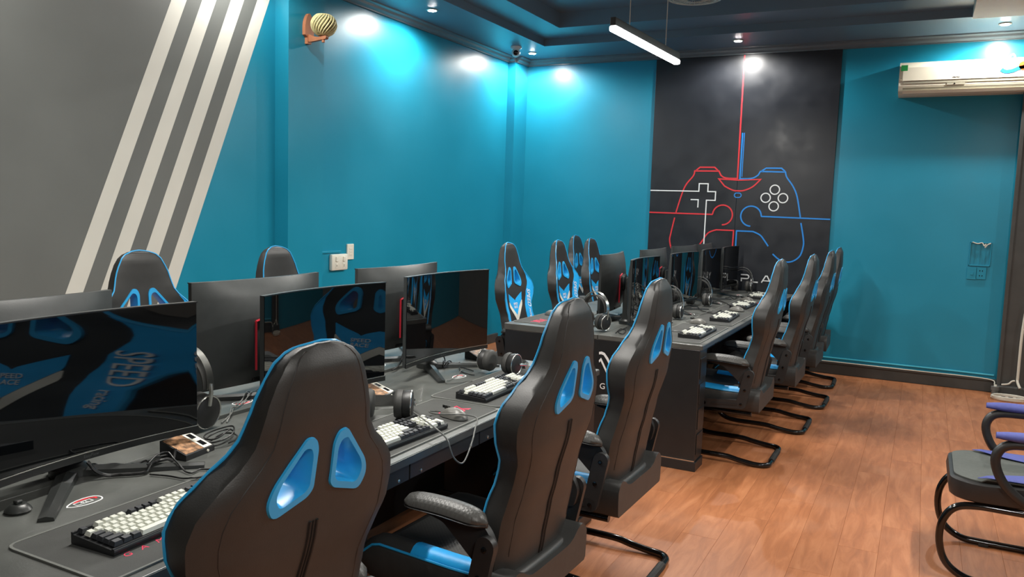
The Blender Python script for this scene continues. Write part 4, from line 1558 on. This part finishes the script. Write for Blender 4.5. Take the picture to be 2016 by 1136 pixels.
for y in (3.765, 4.255):
    pts = [V(0.66, y, 0.335), V(0.40, y, 0.338), V(0.27, y, 0.337), V(0.195, y, 0.315), V(0.155, y, 0.25), V(0.15, y, 0.16), V(0.18, y, 0.075), V(0.25, y, 0.025), V(0.34, y, 0.0165), V(0.60, y, 0.0165)]
    MB().tube(smooth_path(pts, 5), 0.0155, 10).build('sled_tube', 'gloss_tube', vc, True, 60)
    MB().box(*(V(0.33, 0, 0)[0], V(0.37, 0, 0)[0]), V(0, y - 0.02, 0)[1], V(0, y + 0.02, 0)[1], 0.0, 0.014, 0.002).build('glide', 'rubber', vc)
MB().tube([V(0.60, 3.765, 0.0165), V(0.62, 3.80, 0.0165), V(0.62, 4.22, 0.0165), V(0.60, 4.255, 0.0165)], 0.0155, 10).build('rear_cross_tube', 'gloss_tube', vc, True)
for s, y in ((-1, 3.715), (1, 4.305)):
    pts = [V(0.62, y, 0.632), V(0.45, y, 0.632), V(0.36, y, 0.622), V(0.325, y, 0.585), V(0.325, y, 0.53), V(0.36, y, 0.46), V(0.43, y, 0.40), V(0.52, y - s * 0.012, 0.365), V(0.6, y - s * 0.02, 0.35)]
    a = MB().tube(smooth_path(pts, 5), 0.019, 10).build('arm_frame', 'black_plastic', vc, True, 60)
    rs = []
    for k in range(9):
        f_ = k / 8
        x = 0.315 + 0.31 * f_
        e = max(0.35, (1 - abs(2 * f_ - 1) ** 4)) ** 0.5
        rs.append([V(x, y + 0.03 * e * math.cos(q), 0.656 + (0.026 if math.sin(q) > 0 else 0.016) * e * math.sin(q)) for q in [2 * PI * j / 12 for j in range(12)]])
    MB().loft(rs).build('arm_pad', 'office_blue', a, True, 60)
rs = []
for k in range(9):
    z = 0.5 + 0.46 * k / 8
    x = 0.655 + 0.09 * (k / 8) ** 1.4
    w = 0.235 - 0.02 * abs(k / 8 - 0.5)
    rs.append([V(x + 0.02 * (1 - (2 * j / 8 - 1) ** 2), 4.01 - w + 2 * w * j / 8, z) for j in range(9)] + [V(x + 0.025 + 0.02 * (1 - (2 * j / 8 - 1) ** 2), 4.01 - w + 2 * w * j / 8, z) for j in range(8, -1, -1)])
MB().loft(rs).build('backrest', 'office_grey', vc, True, 60)
for y in (3.9, 4.12):
    MB().tube(smooth_path([V(0.58, y, 0.345), V(0.67, y, 0.37), V(0.70, y, 0.45), V(0.715, y, 0.6)], 5), 0.012, 8).build('back_bar', 'gloss_tube', vc, True)

# ================================================================== THINGS ON THE WALLS
# air conditioner
ac = thing('air_conditioner', 'cream split air conditioner high on the back wall', 'air conditioner', (0.2, YB, 2.62))
A0, A1 = -0.51, 0.52
prof = [(-0.001, 0.29), (-0.15, 0.287), (-0.19, 0.27), (-0.205, 0.235), (-0.21, 0.13), (-0.208, 0.075), (-0.195, 0.03), (-0.13, 0.002), (-0.001, 0.0)]
MB().prism(prof, 'x', A0, A1).build('body', 'ac', ac)
MB().prism([(-0.2085, 0.232), (-0.2145, 0.232), (-0.2165, 0.118), (-0.2105, 0.118)], 'x', A0 + 0.03, A1 - 0.02).build('front_panel', 'ac', ac)
MB().prism([(-0.207, 0.112), (-0.2125, 0.112), (-0.2125, 0.092), (-0.207, 0.092)], 'x', A0 + 0.035, A1 - 0.02).build('intake_slot', 'ac_dark', ac)
MB().prism([(-0.205, 0.058), (-0.2095, 0.058), (-0.203, 0.034), (-0.196, 0.034)], 'x', A0 + 0.035, A1 - 0.02).build('outlet_slot', 'ac_dark', ac)
MB().prism([(-0.198, 0.033), (-0.212, 0.033), (-0.203, 0.006), (-0.165, 0.003)], 'x', A0 + 0.035, A1 - 0.02).build('louvre', 'ac', ac)
MB().box(A0 + 0.012, A0 + 0.065, -0.2155, -0.205, 0.205, 0.255).build('energy_label', 'green', ac)
MB().box(A0 + 0.38, A0 + 0.52, -0.2135, -0.2105, 0.072, 0.088).build('display', 'ac_dark', ac)
MB().lathe([(0.006, -0.216), (0.006, -0.212)], 12, (A0 + 0.44, 0, 0.08), 'y').build('receiver', 'cam_black', ac)
MB().ribbon([(A0 + 0.42 + 0.012 * k, 0.135 + (0.004 if k % 2 else -0.002)) for k in range(6)], 0.004, 'y', -0.2185, -0.2155).build('script_badge', 'desk_edge', ac)
sw = sp([(0.27, 0.185), (0.3, 0.165), (0.35, 0.168), (0.4, 0.19), (0.46, 0.2)], 4)
MB().ribbon(sw, 0.03, 'y', -0.2185, -0.2145).build('blue_sticker', 'blue_line', ac)
MB().prism(arc(0.43, 0.208, 0.036, 0, 350, 18), 'y', -0.2185, -0.2095).build('orange_sticker', 'orange', ac)
MB().tube(smooth_path([(0.28, -0.03, 0.292), (0.3, -0.05, 0.325), (0.33, -0.04, 0.315), (0.36, -0.05, 0.335), (0.38, -0.03, 0.3)], 4), 0.008, 6).build('bent_glint', 'white_plastic', ac, True)  # bent white strip; its colour stands in for wall light reflected on something bent

# dome camera under the ceiling corner
p = onz(1016, 92, ZS)
t = thing('dome_camera', 'white dome security camera at the ceiling corner pilaster', 'camera', (p.x, p.y, ZS - 0.0005))
MB().lathe([(0.058, 0.0), (0.058, -0.012), (0.05, -0.022), (0.045, -0.03)], 24).build('base', 'cam_white', t, True)
MB().lathe([(0.008, -0.024)] + [(0.045 * math.sin(a), -0.055 - 0.045 * math.cos(a) * -1 * -1) for a in []] + [(0.045 * math.sin(PI * k / 10), -0.06 + 0.045 * math.cos(PI * k / 10)) for k in range(2, 10)], 24).build('ball', 'cam_white', t, True)
d = Vector((-p.x, -p.y, -1.4)).normalized()
mb = MB().lathe([(0.026, 0.0), (0.026, 0.014), (0.02, 0.016)], 18)
mb.xform(Matrix.Translation(Vector((0, 0, -0.06)) + d * 0.033) @ d.to_track_quat('Z', 'Y').to_matrix().to_4x4())
mb.build('lens', 'cam_black', t, True)

# ceiling fan in a round cage
t = thing('cage_fan', 'round caged fan hanging from the ceiling at the top edge', 'fan', (-1.66, 6.1, 3.36))
MB().lathe([(0.05, -0.0005), (0.05, -0.06), (0.02, -0.08)], 16).build('ceiling_mount', 'fan', t, True)
MB().lathe([(0.07, -0.08), (0.075, -0.13), (0.05, -0.18)], 16).build('motor', 'fan', t, True)
for zz_, r_ in ((-0.26, 0.1), (-0.262, 0.16), (-0.255, 0.2), (-0.235, 0.228), (-0.18, 0.236), (-0.13, 0.225)):
    MB().tube([(r_ * math.cos(2 * PI * k / 36), r_ * math.sin(2 * PI * k / 36), zz_) for k in range(36)], 0.004, 6, closed=True).build('cage_ring', 'fan', t, True)
for k in range(24):
    a = 2 * PI * k / 24
    MB().tube([(r_ * math.cos(a), r_ * math.sin(a), z_) for r_, z_ in ((0.06, -0.264), (0.16, -0.263), (0.215, -0.248), (0.236, -0.2), (0.23, -0.15), (0.19, -0.115), (0.06, -0.1))], 0.0025, 5).build('cage_wire', 'fan', t, True)
for k in range(3):
    mb = MB().loft([[(0.03, -0.02, -0.215), (0.03, 0.02, -0.2), (0.03, 0.02, -0.197), (0.03, -0.02, -0.212)], [(0.12, -0.05, -0.225), (0.12, 0.05, -0.185), (0.12, 0.05, -0.182), (0.12, -0.05, -0.222)], [(0.2, -0.04, -0.222), (0.2, 0.045, -0.19), (0.2, 0.045, -0.187), (0.2, -0.04, -0.219)]])
    mb.xform(Matrix.Rotation(2 * PI * k / 3, 4, 'Z'))
    mb.build('blade', 'fan', t, True)

# wooden wall lamp with wicker shade
PX = -4.085
pa, pb = onx(604, 27, PX), onx(606, 88, PX)
t = thing('wall_lamp', 'unlit wooden wall lamp with round wicker shade on the pilaster', 'wall lamp', (PX, pa.y, pb.z))
hh = pa.z - pb.z
poly = sp([(-0.045, 0.06), (-0.045, 0.13), (-0.03, hh - 0.035), (0, hh), (0.03, hh - 0.035), (0.045, 0.13), (0.045, 0.06)], 4) + [(0.02, 0.045), (0.02, 0.0), (-0.02, 0.0), (-0.02, 0.045)]
MB().prism(poly, 'x', 0.0005, 0.028).build('back_plate', 'wood', t)
MB().prism(round_poly([(0.028, 0.012), (0.19, 0.026), (0.19, 0.05), (0.12, 0.042), (0.07, 0.05), (0.028, 0.07)], 0.012, 3), 'y', -0.014, 0.014).build('arm', 'wood', t)
MB().lathe([(0.012, 0.004), (0.012, 0.03)], 12, (0.155, 0, 0)).build('arm_knob', 'wood', t, True)
SC = Vector((0.145, 0.015, hh * 0.6))
MB().lathe([(0.03, -0.085), (0.03, -0.05)], 12, tuple(SC)).build('socket', 'wood', t, True)
rs_ = []
for k in range(9):
    a = PI * (0.14 + 0.66 * k / 8)
    rs_.append((0.07 * math.sin(a), -0.062 * math.cos(a)))
MB().lathe(rs_, 24, tuple(SC)).build('shade_liner', 'wicker_dark', t, True)
wk = MB()
for k in range(22):
    for sgn in (1,):
        pts = []
        for q in range(9):
            a = PI * (0.14 + 0.66 * q / 8)
            ph = 2 * PI * k / 22 + sgn * q * 0.16
            pts.append(SC + Vector((0.089 * math.sin(a) * math.cos(ph), 0.089 * math.sin(a) * math.sin(ph), -0.08 * math.cos(a))))
        wk.tube(pts, 0.0062, 6)
sh = wk.build('wicker_weave', 'wicker', t, True)
sh['kind'] = 'stuff'
for a in (0.14, 0.8):
    MB().tube([SC + Vector((0.09 * math.sin(PI * a) * math.cos(2 * PI * k / 24), 0.09 * math.sin(PI * a) * math.sin(2 * PI * k / 24), -0.08 * math.cos(PI * a))) for k in range(24)], 0.005, 6, closed=True).build('shade_rim', 'wicker', t, True)

# switch box and socket strip on the left wall
a, b_ = onx(647, 533, XL), onx(679, 499, XL)
t = thing('switch_box', 'white square surface switch box on the blue left wall', 'switch', (XL, (a.y + b_.y) / 2, (a.z + b_.z) / 2))
hy, hz = (b_.y - a.y) / 2, (b_.z - a.z) / 2
MB().box(0.0005, 0.035, -hy, hy, -hz, hz, 0.012).build('box', 'white_plastic', t, True)
for s in (-1, 1):
    MB().box(0.0345, 0.044, s * hy * 0.45 - 0.012, s * hy * 0.45 + 0.012, hz * 0.1, hz * 0.7, 0.003).build('rocker', 'white_plastic', t)
    MB().box(0.0345, 0.038, s * hy * 0.45 - 0.012, s * hy * 0.45 + 0.012, -hz * 0.7, -hz * 0.15, 0.001).build('socket_face', 'white_plastic', t)
    for q in (-0.35, -0.5):
        MB().box(0.0375, 0.0385, s * hy * 0.45 - 0.005, s * hy * 0.45 + 0.005, hz * q - 0.002, hz * q + 0.002).build('slot', 'cam_black', t)
a, b_ = onx(680.5, 511, XL), onx(693.5, 480, XL)
t = thing('socket_strip', 'narrow white socket strip beside the square switch box', 'socket', (XL, (a.y + b_.y) / 2 + 0.006, (a.z + b_.z) / 2))
hy, hz = (b_.y - a.y) / 2, (b_.z - a.z) / 2
MB().box(0.0005, 0.014, -hy, hy, -hz, hz, 0.003).build('plate', 'white_plastic', t)
for q in (-0.3, 0.05, 0.4):
    MB().box(0.0135, 0.0165, -hy * 0.4, hy * 0.4, hz * q - 0.008, hz * q + 0.008, 0.001).build('socket_insert', 'white_plastic', t)
a = onx(637, 497, XL)
tag(MB().box(XL + 0.0005, XL + 0.012, 4.80, 5.16, a.z - 0.008, a.z + 0.008, 0.002).build('cable_duct', 'blue_wall'), 'thin blue painted cable duct above the square switch box', 'cable duct')

# wire rack and painted sockets on the right of the back wall
a, b_ = ony(1906, 523, YB), ony(1953, 478, YB)
t = thing('wall_frame', 'thin blue painted frame with string on the back wall', 'frame', ((a.x + b_.x) / 2, YB, (a.z + b_.z) / 2))
hx, hz = (b_.x - a.x) / 2, (b_.z - a.z) / 2
for x0, x1, z0, z1 in ((-hx, hx, hz - 0.008, hz), (-hx, hx, -hz, -hz + 0.012), (-hx, -hx + 0.008, -hz, hz), (hx - 0.008, hx, -hz, hz)):
    MB().box(x0, x1, -0.014, -0.0005, z0, z1, 0.002).build('frame_bar', 'blue_wall', t)
for k in range(3):
    MB().box(-hx * 0.5 + k * hx * 0.5 - 0.002, -hx * 0.5 + k * hx * 0.5 + 0.002, -0.006, -0.0005, -hz, hz).build('panel_rib', 'blue_wall', t)
MB().tube(smooth_path([(-hx * 0.8, -0.018, hz), (-hx * 0.3, -0.022, hz - 0.012), (hx * 0.1, -0.02, hz - 0.004), (hx * 0.3, -0.03, hz - 0.03), (hx * 0.45, -0.03, hz - 0.012), (hx * 0.4, -0.03, hz - 0.045), (hx * 0.6, -0.024, hz - 0.02), (hx * 0.9, -0.018, hz - 0.005)], 4), 0.005, 6).build('string', 'white_cable', t, True)
for k, lab in enumerate(('blue painted blank switch plate, left of the pair under the frame', 'blue painted socket plate, right of the pair under the frame')):
    c = ony(1913 + 20 * k + (0 if k == 0 else -2), 538, YB)
    t = thing('painted_socket', lab, 'socket', (c.x, YB, c.z))
    MB().box(-0.04, 0.04, -0.012, -0.0005, -0.055, 0.055, 0.003).build('plate', 'blue_wall', t)
    if k:
        for q in (-0.022, 0.022):
            for w in (-0.01, 0.01):
                MB().box(w - 0.003, w + 0.003, -0.0128, -0.011, q - 0.006, q + 0.006).build('slot', 'cam_black', t)
    else:
        MB().box(-0.012, 0.012, -0.017, -0.011, -0.015, 0.015, 0.002).build('button', 'blue_wall', t)

# pipe and leads along the baseboard
zp = ony(1800, 722, YB - 0.02).z
tag(MB().tube([(-0.8, YB - 0.014, zp), (0.3, YB - 0.014, zp), (0.64, YB - 0.014, zp - 0.004)], 0.009, 8).build('conduit', 'blue_pipe', None, True), 'light blue painted conduit along the foot of the back wall', 'conduit')
tag(MB().tube(smooth_path([(-0.8, YB - 0.05, 0.126), (0.1, YB - 0.05, 0.124), (0.4, YB - 0.05, 0.125), (0.62, YB - 0.06, 0.118), (0.64, YB - 0.17, 0.10)], 5), 0.005, 6).build('cable', 'white_cable', None, True), 'off-white lead lying on top of the back baseboard', 'cable')
P = [ony(2022, 600, 8.11), ony(2012, 660, 8.1), ony(2004, 740, 8.1), ony(2003, 752, 8.09), ony(2008, 765, 8.06)]
tag(MB().tube(smooth_path(P, 6), 0.011, 8).build('cable', 'white_cable', None, True), 'thick white cable hanging down the dark post at the right edge', 'cable')
P = [ony(1972, 757, 8.11), ony(1985, 756, 8.09), ony(1992, 751, 8.09), ony(1998, 750, 8.09)]
tag(MB().tube(smooth_path(P, 6), 0.007, 8).build('cable', 'white_cable', None, True), 'short white branch cable at the foot of the dark post', 'cable')
c = onz(1978, 785, 0.01)
t = thing('cable_coil', 'coil of off-white cable with dark plugs on the floor by the dark post', 'cable', (c.x + 0.04, c.y, 0))
pts = []
for k in range(60):
    a = 2 * PI * k / 20
    pts.append((0.14 * math.cos(a) * (1 + 0.06 * math.sin(k)), 0.09 * math.sin(a), 0.009 + 0.0045 * k / 10))
MB().tube(smooth_path(pts, 2), 0.008, 6).build('loops', 'white_cable', t, True)
for k in range(3):
    MB().box(-0.07 + 0.055 * k, -0.035 + 0.055 * k, -0.03, 0.01, 0.0, 0.03, 0.004).build('plug', 'black_plastic', t)
t = thing('pipe_stub', 'short grey pipe stub standing at the end of the back baseboard', 'pipe', (0.645, YB - 0.19, 0))
MB().lathe([(0.026, 0.0), (0.026, 0.05), (0.032, 0.052), (0.032, 0.085), (0.022, 0.087)], 16).build('pipe', 'cable_grey', t, True)
MB().lathe([(0.012, 0.087), (0.012, 0.1)], 12).build('cap', 'white_plastic', t, True)
